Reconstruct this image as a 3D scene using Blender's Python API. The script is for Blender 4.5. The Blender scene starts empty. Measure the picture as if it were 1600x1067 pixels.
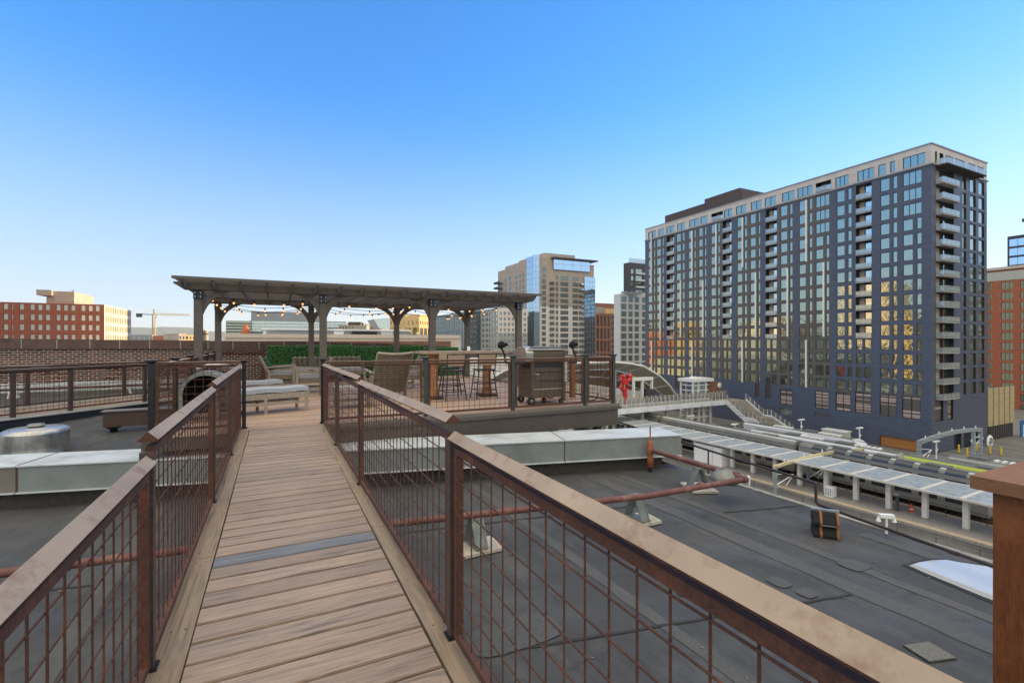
import bpy, math, random
from mathutils import Vector
random.seed(7)
R = math.radians
SC = bpy.context.scene
COL = SC.collection

# ------------------------------------------------------------------ camera, sky, sun, exposure
F, CX, CY, EYE = 750.0, 800.0, 533.5, 1.25          # focal length and centre in photo pixels, eye height over the walkway
YAW = math.atan(372 / 750.0)
cam = bpy.data.objects.new('camera', bpy.data.cameras.new('camera')); COL.objects.link(cam)
cam.location = (0, 0, EYE); cam.rotation_euler = (R(90), 0, -YAW)
cam.data.sensor_width = 36; cam.data.lens = 36 * F / 1600; cam.data.clip_start = .05; cam.data.clip_end = 20000
SC.camera = cam
SUN_AZ, SUN_EL = R(90), R(7); SKY_SAT, SKY_FILL = 1.23, .56                        # azimuth measured from +Y (along the walkway) towards +X
world = bpy.data.worlds.new('World'); SC.world = world; world.use_nodes = True
nt = world.node_tree; bg = nt.nodes['Background']
sky = nt.nodes.new('ShaderNodeTexSky'); sky.sky_type = 'NISHITA'; sky.sun_disc = False
sky.sun_elevation = SUN_EL; sky.sun_rotation = SUN_AZ; sky.altitude = 1600; sky.air_density = .78; sky.dust_density = .12; sky.ozone_density = 2.5
hs = nt.nodes.new('ShaderNodeHueSaturation'); hs.inputs['Saturation'].default_value = SKY_SAT
nt.links.new(sky.outputs[0], hs.inputs['Color']); hs.inputs['Hue'].default_value = .515; gm = nt.nodes.new('ShaderNodeGamma'); gm.inputs[1].default_value = .75
nt.links.new(hs.outputs[0], gm.inputs[0]); nt.links.new(gm.outputs[0], bg.inputs[0]); bg.inputs[1].default_value = .225
def _wm(op, a, b=None):
    k = nt.nodes.new('ShaderNodeMath'); k.operation = op
    for i, v in enumerate((a, b)):
        if v is None: continue
        if isinstance(v, (int, float)): k.inputs[i].default_value = v
        else: nt.links.new(v, k.inputs[i])
    return k.outputs[0]
def _wr(v, a, b):
    k = nt.nodes.new('ShaderNodeMapRange'); k.interpolation_type = 'SMOOTHSTEP'; k.inputs[1].default_value = a; k.inputs[2].default_value = b; nt.links.new(v, k.inputs[0]); return k.outputs[0]
# warm fill glow added to the unseen sky overhead and behind the camera
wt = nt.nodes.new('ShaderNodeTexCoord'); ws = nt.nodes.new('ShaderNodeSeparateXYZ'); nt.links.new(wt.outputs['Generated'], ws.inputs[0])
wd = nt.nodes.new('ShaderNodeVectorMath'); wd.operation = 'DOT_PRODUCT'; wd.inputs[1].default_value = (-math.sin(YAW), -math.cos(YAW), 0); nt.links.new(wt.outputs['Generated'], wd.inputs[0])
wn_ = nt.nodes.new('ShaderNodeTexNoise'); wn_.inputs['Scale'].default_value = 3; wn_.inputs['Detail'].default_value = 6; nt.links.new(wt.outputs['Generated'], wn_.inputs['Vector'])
fill_mask = _wm('MULTIPLY', _wm('MAXIMUM', _wr(ws.outputs[2], .6, .8), _wm('MULTIPLY', _wr(wd.outputs['Value'], .05, .5), _wr(ws.outputs[2], .08, .38))), _wr(wn_.outputs['Fac'], .05, .5))
bg2 = nt.nodes.new('ShaderNodeBackground'); bg2.inputs[0].default_value = (1, .91, .72, 1); bg2.inputs[1].default_value = SKY_FILL
bg3 = nt.nodes.new('ShaderNodeBackground'); bg3.inputs[0].default_value = (.88, .94, 1, 1); bg3.inputs[1].default_value = .25      # pale band of air along the horizon
low = _wm('MULTIPLY', _wm('SUBTRACT', 1, _wr(ws.outputs[2], -.05, .46)), .85); w3 = nt.nodes.new('ShaderNodeMixShader'); nt.links.new(low, w3.inputs[0]); nt.links.new(bg.outputs[0], w3.inputs[1]); nt.links.new(bg3.outputs[0], w3.inputs[2])
wx = nt.nodes.new('ShaderNodeMixShader'); nt.links.new(fill_mask, wx.inputs[0]); nt.links.new(w3.outputs[0], wx.inputs[1]); nt.links.new(bg2.outputs[0], wx.inputs[2]); nt.links.new(wx.outputs[0], nt.nodes['World Output'].inputs[0])
sl = bpy.data.lights.new('sun', 'SUN'); sl.energy = 3.6; sl.angle = R(.5); sl.color = (1, .74, .42)
so = bpy.data.objects.new('sun', sl); COL.objects.link(so); so.location = (200, 60, 120)
sd = Vector((math.sin(SUN_AZ) * math.cos(SUN_EL), math.cos(SUN_AZ) * math.cos(SUN_EL), math.sin(SUN_EL)))
so.rotation_euler = sd.to_track_quat('Z', 'Y').to_euler()
SC.view_settings.view_transform = 'Standard'; SC.view_settings.look = 'None'; SC.view_settings.exposure = 1.6
SC.render.engine = 'CYCLES'
SC.cycles.use_denoising = True; SC.cycles.max_bounces = 6; SC.cycles.diffuse_bounces = 3; SC.cycles.glossy_bounces = 3
SC.cycles.transparent_max_bounces = 12; SC.cycles.sample_clamp_indirect = 4; SC.cycles.caustics_reflective = False; SC.cycles.caustics_refractive = False

# ------------------------------------------------------------------ measuring: photo pixel to point
_s, _c = math.sin(YAW), math.cos(YAW)
def ray(x, y):
    r = (x - CX) / F; return (r * _c + _s, -r * _s + _c, (CY - y) / F)
def P(x, y, z=0):
    d = ray(x, y); t = (z - EYE) / d[2]; return Vector((d[0] * t, d[1] * t, z))
def PX(x, y, X):
    d = ray(x, y); t = X / d[0]; return Vector((X, d[1] * t, EYE + d[2] * t))
def PY(x, y, Y):
    d = ray(x, y); t = Y / d[1]; return Vector((d[0] * t, Y, EYE + d[2] * t))
RA = R(1.99); RU = Vector((-math.sin(RA), math.cos(RA), 0)); RV_ = Vector((math.cos(RA), math.sin(RA), 0))
def rail(v, q, z):                                   # station coordinates: v across the tracks, q along them
    p = RV_ * v + RU * q; return Vector((p.x, p.y, z))
def srgb(r, g, b):
    f = lambda c: c / 12.92 if c <= .04045 else ((c + .055) / 1.055) ** 2.4
    return (f(r / 255), f(g / 255), f(b / 255), 1)

# ------------------------------------------------------------------ materials
def _new(name):
    m = bpy.data.materials.new(name); m.use_nodes = True
    return m, m.node_tree, m.node_tree.nodes['Principled BSDF']
def _map(n, stretch, rot=(0, 0, 0)):
    tc = n.nodes.new('ShaderNodeTexCoord'); mp = n.nodes.new('ShaderNodeMapping')
    mp.inputs['Scale'].default_value = stretch; mp.inputs['Rotation'].default_value = rot
    n.links.new(tc.outputs['Object'], mp.inputs[0]); return mp
def _noise(n, vec, scale, detail=5, rough=.6):
    t = n.nodes.new('ShaderNodeTexNoise'); t.inputs['Scale'].default_value = scale; t.inputs['Detail'].default_value = detail
    t.inputs['Roughness'].default_value = rough; n.links.new(vec, t.inputs['Vector']); return t.outputs['Fac']
def _ramp(n, fac, stops):
    r = n.nodes.new('ShaderNodeValToRGB'); cr = r.color_ramp
    while len(cr.elements) < len(stops): cr.elements.new(.5)
    for e, (p, c) in zip(cr.elements, stops): e.position = p; e.color = c
    n.links.new(fac, r.inputs[0]); return r.outputs[0]
def _mix(n, fac, a, b, blend='MIX'):
    m = n.nodes.new('ShaderNodeMix'); m.data_type = 'RGBA'; m.blend_type = blend
    for k, v in ((0, fac), (6, a), (7, b)):
        if hasattr(v, 'is_linked'): n.links.new(v, m.inputs[k])
        else: m.inputs[k].default_value = v
    return m.outputs[2]
def _bump(n, b, h, strength, dist=.01):
    k = n.nodes.new('ShaderNodeBump'); k.inputs['Strength'].default_value = strength; k.inputs['Distance'].default_value = dist
    n.links.new(h, k.inputs['Height']); n.links.new(k.outputs[0], b.inputs['Normal'])
def col(c): return c if len(c) == 4 else (*c, 1)
def dk(c, f): return (c[0] * f, c[1] * f, c[2] * f, 1)
def mat(name, c1, c2=None, scale=6, stretch=(1, 1, 1), rough=.6, metal=0, bump=0, fine=None, stain=None, sscale=.8, spread=.22, vary=0):
    m, n, b = _new(name); c1 = col(c1); c2 = col(c2) if c2 else dk(c1, .78)
    mp = _map(n, stretch); f = _noise(n, mp.outputs[0], scale)
    c = _ramp(n, f, [(.5 - spread, c2), (.5 + spread, c1)])
    if fine: c = _mix(n, .5, c, _ramp(n, _noise(n, mp.outputs[0], fine, 3), [(.35, dk(c1, .55)), (.65, dk(c1, 1.3))]))
    if stain:
        mp2 = _map(n, (1, 1, 1)); c = _mix(n, _ramp(n, _noise(n, mp2.outputs[0], sscale, 7, .7), [(.52, (0, 0, 0, 1)), (.72, (1, 1, 1, 1))]), c, col(stain))
    if vary:
        oi = n.nodes.new('ShaderNodeObjectInfo'); h = n.nodes.new('ShaderNodeHueSaturation')
        mr = n.nodes.new('ShaderNodeMapRange'); mr.inputs[3].default_value = 1 - vary; mr.inputs[4].default_value = 1 + vary
        n.links.new(oi.outputs['Random'], mr.inputs[0]); n.links.new(mr.outputs[0], h.inputs['Value']); n.links.new(c, h.inputs['Color']); c = h.outputs[0]
    n.links.new(c, b.inputs['Base Color'])
    b.inputs['Roughness'].default_value = rough; b.inputs['Metallic'].default_value = metal
    if bump: _bump(n, b, f if not fine else _noise(n, mp.outputs[0], fine, 3), bump)
    return m
def mat_brick(name, cols, mortar, bw, bh, msize=.012, flat=False, rough=.85, bump=.4, mottle=1, axis='wall', off=.5):
    m, n, b = _new(name)
    tc = n.nodes.new('ShaderNodeTexCoord'); sp = n.nodes.new('ShaderNodeSeparateXYZ'); cb = n.nodes.new('ShaderNodeCombineXYZ'); ad = n.nodes.new('ShaderNodeMath')
    n.links.new(tc.outputs['Object'], sp.inputs[0]); n.links.new(sp.outputs[0], ad.inputs[0]); n.links.new(sp.outputs[1], ad.inputs[1])
    n.links.new(ad.outputs[0], cb.inputs[0]); n.links.new(sp.outputs[2], cb.inputs[1])
    t = n.nodes.new('ShaderNodeTexBrick'); n.links.new(cb.outputs[0], t.inputs['Vector'])
    t.inputs['Color1'].default_value = (0, 0, 0, 1); t.inputs['Color2'].default_value = (1, 1, 1, 1); t.inputs['Mortar'].default_value = (.5, .5, .5, 1)
    t.inputs['Scale'].default_value = 1; t.inputs['Brick Width'].default_value = bw; t.inputs['Row Height'].default_value = bh; t.inputs['Mortar Size'].default_value = msize; t.inputs['Mortar Smooth'].default_value = .2
    t.offset = off
    k = len(cols); base = _ramp(n, t.outputs['Color'], [((i + .5) / k, col(c)) for i, c in enumerate(cols)])
    if mottle: base = _mix(n, .35 * mottle, base, _ramp(n, _noise(n, tc.outputs['Object'], 1.3, 6), [(.35, dk(col(cols[0]), .7)), (.65, dk(col(cols[-1]), 1.15))]))
    c = _mix(n, t.outputs['Fac'], base, col(mortar)); n.links.new(c, b.inputs['Base Color']); b.inputs['Roughness'].default_value = rough
    if bump:
        iv = n.nodes.new('ShaderNodeMath'); iv.operation = 'SUBTRACT'; iv.inputs[0].default_value = 1; n.links.new(t.outputs['Fac'], iv.inputs[1]); _bump(n, b, iv.outputs[0], bump, .008)
    return m
def mat_boards(name, c1, c2, cdark, pitch, axis, grain=1.0, rough=.55, off=0):
    """boards repeated along one axis: each board its own tone, wood grain along the board"""
    m, n, b = _new(name)
    tc = n.nodes.new('ShaderNodeTexCoord'); sp = n.nodes.new('ShaderNodeSeparateXYZ'); n.links.new(tc.outputs['Object'], sp.inputs[0])
    dv = n.nodes.new('ShaderNodeMath'); dv.operation = 'DIVIDE'; dv.inputs[1].default_value = pitch; sb = n.nodes.new('ShaderNodeMath'); sb.operation = 'SUBTRACT'; sb.inputs[1].default_value = off; n.links.new(sp.outputs[axis], sb.inputs[0]); n.links.new(sb.outputs[0], dv.inputs[0])
    fl = n.nodes.new('ShaderNodeMath'); fl.operation = 'FLOOR'; n.links.new(dv.outputs[0], fl.inputs[0])
    wn = n.nodes.new('ShaderNodeTexWhiteNoise'); wn.noise_dimensions = '1D'; n.links.new(fl.outputs[0], wn.inputs['W'])
    tone = _ramp(n, wn.outputs['Value'], [(.0, col(c2)), (.5, col(c1)), (.85, dk(col(c1), 1.06)), (1, col(cdark))])
    st = [26 * grain] * 3; st[1 - axis] = 1.5 * grain
    mp = _map(n, tuple(st)); 
    ad = n.nodes.new('ShaderNodeVectorMath'); ad.operation = 'ADD'; n.links.new(mp.outputs[0], ad.inputs[0])
    cb = n.nodes.new('ShaderNodeCombineXYZ'); ml = n.nodes.new('ShaderNodeMath'); ml.operation = 'MULTIPLY'; ml.inputs[1].default_value = 37.3; n.links.new(wn.outputs['Value'], ml.inputs[0])
    n.links.new(ml.outputs[0], cb.inputs[1 - axis]); n.links.new(cb.outputs[0], ad.inputs[1])
    dn = n.nodes.new('ShaderNodeTexNoise'); dn.inputs['Scale'].default_value = 1; dn.inputs['Detail'].default_value = 6; dn.inputs['Distortion'].default_value = 1.2; n.links.new(ad.outputs[0], dn.inputs['Vector'])
    g = _ramp(n, dn.outputs['Fac'], [(.28, (.42, .42, .45, 1)), (.4, (.78, .78, .8, 1)), (.48, (1.06, 1.04, 1.02, 1)), (.56, (.84, .83, .83, 1)), (.64, (1.12, 1.08, 1.04, 1)), (.76, (.6, .6, .64, 1))])
    mf = _map(n, tuple(x * k_ for x, k_ in zip(st, ((1.6, 4.2, 4.2) if axis == 1 else (4.2, 1.6, 4.2)))))
    fn_ = n.nodes.new('ShaderNodeTexNoise'); fn_.inputs['Scale'].default_value = 1; fn_.inputs['Detail'].default_value = 4; fn_.inputs['Distortion'].default_value = .6; n.links.new(mf.outputs[0], fn_.inputs['Vector'])
    g = _mix(n, .85, g, _ramp(n, fn_.outputs['Fac'], [(.3, (.5, .48, .47, 1)), (.44, (.95, .95, .95, 1)), (.6, (1.15, 1.14, 1.12, 1)), (.75, (.8, .8, .8, 1))]), 'MULTIPLY')
    c = _mix(n, .9, tone, g, 'MULTIPLY')
    big = _ramp(n, _noise(n, tc.outputs['Object'], 1.1, 4), [(.35, (.86, .86, .88, 1)), (.65, (1.08, 1.06, 1.04, 1))]); c = _mix(n, .8, c, big, 'MULTIPLY')
    n.links.new(c, b.inputs['Base Color']); b.inputs['Roughness'].default_value = rough; _bump(n, b, dn.outputs['Fac'], .25, .003)
    return m
def mat_glass(name, tint, rough=.03, metal=.85, wav=.015, dark=(.02, .025, .025)):
    m, n, b = _new(name)
    b.inputs['Base Color'].default_value = col(tint); b.inputs['Metallic'].default_value = metal; b.inputs['Roughness'].default_value = rough
    mp = _map(n, (1, 1, 1)); f = _noise(n, mp.outputs[0], .9, 2); _bump(n, b, f, wav, 1.0); return m
def mat_clear(name, tint, alpha, rough=.05, metal=.3):
    m, n, b = _new(name); b.inputs['Base Color'].default_value = col(tint); b.inputs['Roughness'].default_value = rough; b.inputs['Metallic'].default_value = metal; b.inputs['Alpha'].default_value = alpha; return m
def mat_emit(name, c, s):
    m, n, b = _new(name); b.inputs['Base Color'].default_value = col(c); b.inputs['Emission Color'].default_value = col(c); b.inputs['Emission Strength'].default_value = s; return m

# ------------------------------------------------------------------ mesh builder
class MB:
    def __init__(s): s.v = []; s.f = []; s.m = []; s.sm = []
    def face(s, pts, mi=0, sm=False):
        k = len(s.v); s.v += [tuple(p) for p in pts]; s.f.append(tuple(range(k, k + len(pts)))); s.m.append(mi); s.sm.append(sm)
    def add(s, vs, fs, mi=0, sm=False):
        k = len(s.v); s.v += [tuple(p) for p in vs]
        for f in fs: s.f.append(tuple(i + k for i in f)); s.m.append(mi); s.sm.append(sm)
    def obox(s, c, ax, ay, az, hx, hy, hz, mi=0):
        c = Vector(c); ax, ay, az = Vector(ax) * hx, Vector(ay) * hy, Vector(az) * hz
        vs = [c + a * ax + b * ay + d * az for a in (-1, 1) for b in (-1, 1) for d in (-1, 1)]
        s.add(vs, [(0, 1, 3, 2), (4, 6, 7, 5), (0, 4, 5, 1), (2, 3, 7, 6), (0, 2, 6, 4), (1, 5, 7, 3)], mi)
    def box(s, x0, x1, y0, y1, z0, z1, mi=0):
        s.obox(((x0 + x1) / 2, (y0 + y1) / 2, (z0 + z1) / 2), (1, 0, 0), (0, 1, 0), (0, 0, 1), abs(x1 - x0) / 2, abs(y1 - y0) / 2, abs(z1 - z0) / 2, mi)
    def bar(s, p, q, w, h, mi=0, up=(0, 0, 1)):
        p, q = Vector(p), Vector(q); d = q - p; L = d.length
        if L < 1e-6: return
        d.normalize(); u = Vector(up)
        if abs(d.dot(u)) > .98: u = Vector((1, 0, 0)) if abs(d.x) < .9 else Vector((0, 1, 0))
        a = d.cross(u).normalized(); b = a.cross(d).normalized(); s.obox((p + q) / 2, d, a, b, L / 2, w / 2, h / 2, mi)
    def tube(s, pts, r, n=8, mi=0, cap=True, sm=True):
        pts = [Vector(p) for p in pts]; rs = r if isinstance(r, (list, tuple)) else [r] * len(pts); rings = []; pa = None
        for i, p in enumerate(pts):
            d = (pts[min(i + 1, len(pts) - 1)] - pts[max(i - 1, 0)]).normalized()
            if pa is None:
                u = Vector((0, 0, 1)) if abs(d.z) < .9 else Vector((1, 0, 0)); a = d.cross(u).normalized()
            else: a = (pa - d * pa.dot(d)).normalized()
            pa = a; b = d.cross(a); rings.append([p + (a * math.cos(2 * math.pi * j / n) + b * math.sin(2 * math.pi * j / n)) * rs[i] for j in range(n)])
        vs = [q for rg in rings for q in rg]; fs = [(i * n + j, i * n + (j + 1) % n, (i + 1) * n + (j + 1) % n, (i + 1) * n + j) for i in range(len(pts) - 1) for j in range(n)]
        s.add(vs, fs, mi, sm)
        if cap: s.face(rings[0][::-1], mi); s.face(rings[-1], mi)
    def lathe(s, c, prof, n=24, mi=0, sm=True, axis='z'):
        c = Vector(c); vs = []
        for r, z in prof:
            for j in range(n):
                a = 2 * math.pi * j / n; x, y = r * math.cos(a), r * math.sin(a)
                vs.append(c + (Vector((x, y, z)) if axis == 'z' else Vector((z, x, y)) if axis == 'x' else Vector((x, z, y))))
        s.add(vs, [(i * n + j, i * n + (j + 1) % n, (i + 1) * n + (j + 1) % n, (i + 1) * n + j) for i in range(len(prof) - 1) for j in range(n)], mi, sm)
    def prism(s, poly, ext, mi=0, sm=False):
        poly = [Vector(p) for p in poly]; e = Vector(ext); n = len(poly)
        s.face(poly[::-1], mi); s.face([p + e for p in poly], mi)
        for i in range(n): s.face([poly[i], poly[(i + 1) % n], poly[(i + 1) % n] + e, poly[i] + e], mi, sm)
    def ball(s, c, r, n=10, k=6, mi=0, sz=1):
        s.lathe(c, [(max(1e-4, r * math.sin(math.pi * i / k)), -r * sz * math.cos(math.pi * i / k)) for i in range(k + 1)], n, mi)
ORG = {}
def org(o): return ORG.get(o.name, Vector((0, 0, 0)))
def build(mb, name, mats, parent=None, label=None, cat=None, group=None, kind=None, loc=None):
    """link a mesh built in world coordinates as ONE object; its origin is its parent's, or loc when top-level"""
    o0 = org(parent) if parent else Vector(loc if loc is not None else (0, 0, 0))
    me = bpy.data.meshes.new(name); me.from_pydata([(v[0] - o0.x, v[1] - o0.y, v[2] - o0.z) for v in mb.v], [], mb.f)
    mats = mats if isinstance(mats, (list, tuple)) else [mats]
    for m in mats: me.materials.append(m)
    me.polygons.foreach_set('material_index', mb.m); me.polygons.foreach_set('use_smooth', mb.sm); me.update()
    o = bpy.data.objects.new(name, me); COL.objects.link(o)
    if parent: o.parent = parent
    else: o.location = o0
    ORG[o.name] = o0; tag(o, label, cat, group, kind); return o
def tag(o, label=None, cat=None, group=None, kind=None):
    for k, v in (('label', label), ('category', cat), ('group', group), ('kind', kind)):
        if v: o[k] = v
    return o
def thing(name, label, cat, loc=(0, 0, 0), group=None):
    o = bpy.data.objects.new(name, None); o.empty_display_size = .2; COL.objects.link(o); o.location = loc
    ORG[o.name] = Vector(loc); return tag(o, label, cat, group)
def copy_tree(o, parent=None):
    c = o.copy(); COL.objects.link(c)
    if parent: c.parent = parent
    for ch in KIDS(o): copy_tree(ch, c)
    return c
def KIDS(o): return [x for x in COL.objects if x.parent == o]
def dup(root, loc, rotz=0, label=None, group=None):
    c = copy_tree(root); c.location = loc; c.rotation_euler = (0, 0, rotz)
    if label: c['label'] = label
    if group: c['group'] = group
    return c
Z3 = Vector((0, 0, 1))
# ------------------------------------------------------------------ the palette
M = {}
def mat_roof():
    m, n, b = _new('roof_membrane'); tc = _map(n, (1, 1, 1)); v = tc.outputs[0]
    c = _ramp(n, _noise(n, v, .9, 8, .65), [(.3, srgb(60, 62, 65)), (.5, srgb(72, 73, 75)), (.7, srgb(84, 84, 84))])
    st = _map(n, (2.6, .5, 1)); c = _mix(n, _ramp(n, _noise(n, st.outputs[0], 1.6, 8, .72), [(.5, (0, 0, 0, 1)), (.75, (.7, .7, .7, 1))]), c, srgb(104, 102, 98))
    c = _mix(n, _ramp(n, _noise(n, v, 3.7, 6, .7), [(.58, (0, 0, 0, 1)), (.7, (.8, .8, .8, 1))]), c, srgb(54, 55, 58))
    c = _mix(n, _ramp(n, _noise(n, v, 60, 2), [(.68, (0, 0, 0, 1)), (.74, (.5, .5, .5, 1))]), c, srgb(130, 128, 124)); g = _noise(n, v, 170, 3)
    c = _mix(n, .6, c, _ramp(n, g, [(.3, (.6, .6, .6, 1)), (.7, (1.25, 1.25, 1.25, 1))]), 'MULTIPLY')
    n.links.new(c, b.inputs['Base Color']); n.links.new(_ramp(n, _noise(n, v, 1.7, 4), [(.4, (.68, .68, .68, 1)), (.6, (.92, .92, .92, 1))]), b.inputs['Roughness']); _bump(n, b, g, .2, .004); return m
M['roof'] = mat_roof()
M['seam'] = mat('roof_seam', srgb(92, 91, 88), srgb(68, 68, 68), 7, stretch=(2.5, .6, 1), rough=.75, bump=.2, fine=60, stain=srgb(76, 77, 79), sscale=1.6)
M['patch'] = mat('roof_patch', srgb(88, 88, 88), srgb(74, 74, 75), 6, rough=.8, fine=70)
M['water'] = mat('puddle_water', (.5, .5, .49), (.45, .45, .44), rough=.01, metal=0); M['water'].node_tree.nodes['Principled BSDF'].inputs['IOR'].default_value = 1.7
M['curbmetal'] = mat('painted_metal', srgb(138, 146, 146), srgb(120, 128, 128), 2.5, rough=.5, bump=.03, stain=srgb(112, 112, 106), sscale=1.4)
M['curbtop'] = mat('galvanised_top', srgb(214, 219, 220), srgb(186, 192, 194), 3, rough=.42, stain=srgb(160, 158, 150), sscale=1.7)
M['concdark'] = mat('dirty_base_wall', srgb(78, 74, 68), srgb(46, 43, 40), 3, rough=.9, bump=.3, fine=30, stain=srgb(40, 38, 36), sscale=1.5)
M['rust'] = mat('rusty_steel', srgb(92, 58, 44), srgb(60, 42, 36), 14, rough=.75, bump=.25, fine=90, stain=srgb(124, 74, 46), sscale=5)
M['rustlight'] = mat('weathered_rail_steel', srgb(188, 166, 142), srgb(146, 126, 108), 5.5, stretch=(1, .6, 1), rough=.55, bump=.04, stain=srgb(128, 90, 70), sscale=7, spread=.34)
M['postbrown'] = mat('brown_post_steel', srgb(80, 66, 60), srgb(54, 44, 40), 10, rough=.5, bump=.08, fine=60, stain=srgb(104, 60, 40), sscale=7)
M['black'] = mat('black_powder_coat', srgb(34, 37, 42), srgb(26, 28, 32), 8, rough=.35)
M['postgreen'] = mat('dark_green_post', srgb(62, 72, 70), srgb(50, 58, 57), 8, rough=.4)
M['planks'] = mat_boards('composite_planks', srgb(170, 149, 131), srgb(156, 137, 121), srgb(162, 144, 128), .148, 1, 1.5)
M['plankdark'] = mat_boards('grey_plank', srgb(124, 126, 130), srgb(118, 120, 124), srgb(118, 120, 124), 5, 1)
M['deck'] = mat_boards('deck_planks', srgb(192, 164, 140), srgb(174, 146, 124), srgb(168, 148, 132), .148, 1, off=7.756)
M['border'] = mat_boards('border_plank', srgb(160, 142, 120), srgb(148, 128, 104), srgb(154, 136, 114), 5.0, 0, .8)
M['fascia'] = mat('painted_fascia', srgb(92, 84, 76), srgb(80, 72, 66), 5, rough=.6, bump=.05, fine=60)
M['flash'] = mat('edge_flashing', srgb(206, 206, 200), srgb(180, 180, 174), 4, rough=.5)
M['pergola'] = mat('weathered_timber', srgb(110, 102, 96), srgb(80, 74, 70), 5, stretch=(3, 3, 3), rough=.75, bump=.2, fine=50)
M['bracket'] = mat('steel_bracket', srgb(58, 64, 72), srgb(46, 52, 58), 8, rough=.45, metal=.4)
M['bolt'] = mat('bright_bolt', srgb(225, 226, 226), rough=.3, metal=.8)
M['pipe'] = mat('red_brown_pipe', srgb(122, 76, 68), srgb(94, 60, 54), 9, rough=.6, bump=.1, stain=srgb(160, 120, 108), sscale=5)
M['orange_pipe'] = mat('orange_valve', srgb(168, 98, 62), srgb(120, 68, 44), 10, rough=.6)
M['support'] = mat('galvanised_support', srgb(146, 152, 146), srgb(112, 116, 110), 7, rough=.5, metal=.2, stain=srgb(120, 108, 90), sscale=4)
M['pad'] = mat('cement_pad', srgb(204, 198, 184), srgb(176, 168, 152), 6, rough=.85, stain=srgb(140, 128, 108), sscale=4)
M['gas'] = mat('black_gas_line', srgb(62, 50, 48), srgb(40, 34, 33), 12, rough=.6)
M['rubber'] = mat('black_rubber', srgb(24, 24, 25), srgb(16, 16, 17), 20, rough=.8, bump=.2)
M['orange'] = mat('orange_band', srgb(156, 104, 60), srgb(120, 78, 44), 12, rough=.7)
M['alu'] = mat('brushed_aluminium', srgb(204, 204, 200), srgb(172, 172, 168), 3, stretch=(6, 6, .6), rough=.34, metal=.75, stain=srgb(140, 136, 128), sscale=3)
M['cedar'] = mat('cedar_boards', srgb(132, 76, 38), srgb(84, 44, 20), 2.2, stretch=(9, 9, .7), rough=.5, bump=.2, fine=26, stain=srgb(150, 92, 48), sscale=3)
M['cedar2'] = mat('cedar_cap', srgb(146, 104, 72), srgb(112, 72, 46), 7, stretch=(9, 1, 9), rough=.8, bump=.2, fine=30)
M['brickold'] = mat_brick('old_brick', [srgb(46, 36, 38), srgb(80, 50, 46), srgb(134, 80, 66), srgb(36, 32, 36), srgb(58, 44, 44), srgb(160, 106, 90), srgb(92, 56, 50)], srgb(196, 184, 172), .175, .061, .0075, bump=.5, mottle=1.2)
M['coping'] = mat('coping_stone', srgb(116, 92, 84), srgb(60, 54, 57), 3.2, rough=.85, bump=.25, fine=30, stain=srgb(40, 40, 48), sscale=1.6)
M['mortar'] = mat('white_mortar', srgb(206, 202, 194), rough=.9)
M['hedge'] = mat('hedge_leaves', srgb(86, 150, 76), srgb(46, 100, 48), 9, rough=.6, vary=.1)
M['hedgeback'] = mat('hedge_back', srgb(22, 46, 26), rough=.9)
M['teak'] = mat('pale_teak', srgb(172, 162, 146), srgb(140, 130, 116), 6, stretch=(4, 4, 4), rough=.6, bump=.1)
M['wicker'] = mat('grey_wicker', srgb(142, 132, 116), srgb(86, 79, 69), 26, rough=.75, bump=.5, fine=60)
M['greenpad'] = mat('green_cushion', srgb(70, 108, 92), srgb(56, 92, 78), 10, rough=.85)
M['greypad'] = mat('grey_cushion', srgb(176, 178, 184), srgb(150, 152, 160), 14, rough=.9, fine=70)
M['stripe'] = mat('striped_cushion', srgb(196, 200, 206), srgb(140, 146, 156), 18, stretch=(8, 1, 1), rough=.9)
M['tabletop'] = mat('live_edge_top', srgb(176, 152, 128), srgb(150, 126, 104), 5, stretch=(1, 5, 1), rough=.35, bump=.05)
M['log'] = mat('peeled_log', srgb(190, 140, 102), srgb(140, 92, 60), 6, stretch=(3, 3, .8), rough=.6, bump=.2)
M['stool'] = mat('dark_stool_metal', srgb(48, 46, 46), srgb(36, 34, 34), 9, rough=.4)
M['sling'] = mat('tan_sling', srgb(178, 160, 138), srgb(156, 138, 118), 30, rough=.85)
M['grill'] = mat('grill_enamel', srgb(108, 98, 84), srgb(94, 84, 72), 3, rough=.4, metal=.35)
M['steel'] = mat('stainless', srgb(200, 198, 192), srgb(180, 178, 172), 3, rough=.28, metal=.8)
M['bulb'] = mat_emit('warm_bulb', (1, .46, .17), .5)
M['white'] = mat('white_paint', srgb(240, 241, 240), srgb(226, 228, 226), 3, rough=.5)
M['offwhite'] = mat('stained_white', srgb(214, 212, 204), srgb(190, 188, 180), 2, rough=.6)
M['yellow'] = mat('safety_yellow', srgb(226, 190, 42), rough=.5)
M['tactile'] = mat('tactile_strip', srgb(204, 184, 148), srgb(178, 160, 130), 3, rough=.8)
M['conc'] = mat('concrete', srgb(156, 152, 144), srgb(136, 132, 125), .8, rough=.85, fine=9, stain=srgb(116, 112, 106), sscale=.12)
M['platf'] = mat('platform_paving', srgb(158, 152, 144), srgb(140, 134, 127), .7, rough=.8, fine=6, stain=srgb(124, 120, 114), sscale=.2)
M['asphalt'] = mat('station_ground', srgb(128, 126, 122), srgb(104, 102, 99), .35, rough=.9, fine=5, stain=srgb(88, 86, 84), sscale=.05)
M['ballast'] = mat('track_ballast', srgb(128, 114, 100), srgb(92, 80, 70), 2.4, rough=.95, bump=.4, fine=9)
M['railsteel'] = mat('rail_steel', srgb(112, 92, 80), srgb(86, 68, 58), 3, rough=.45, metal=.5)
M['sleeper'] = mat('sleeper', srgb(96, 82, 70), rough=.9)
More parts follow.
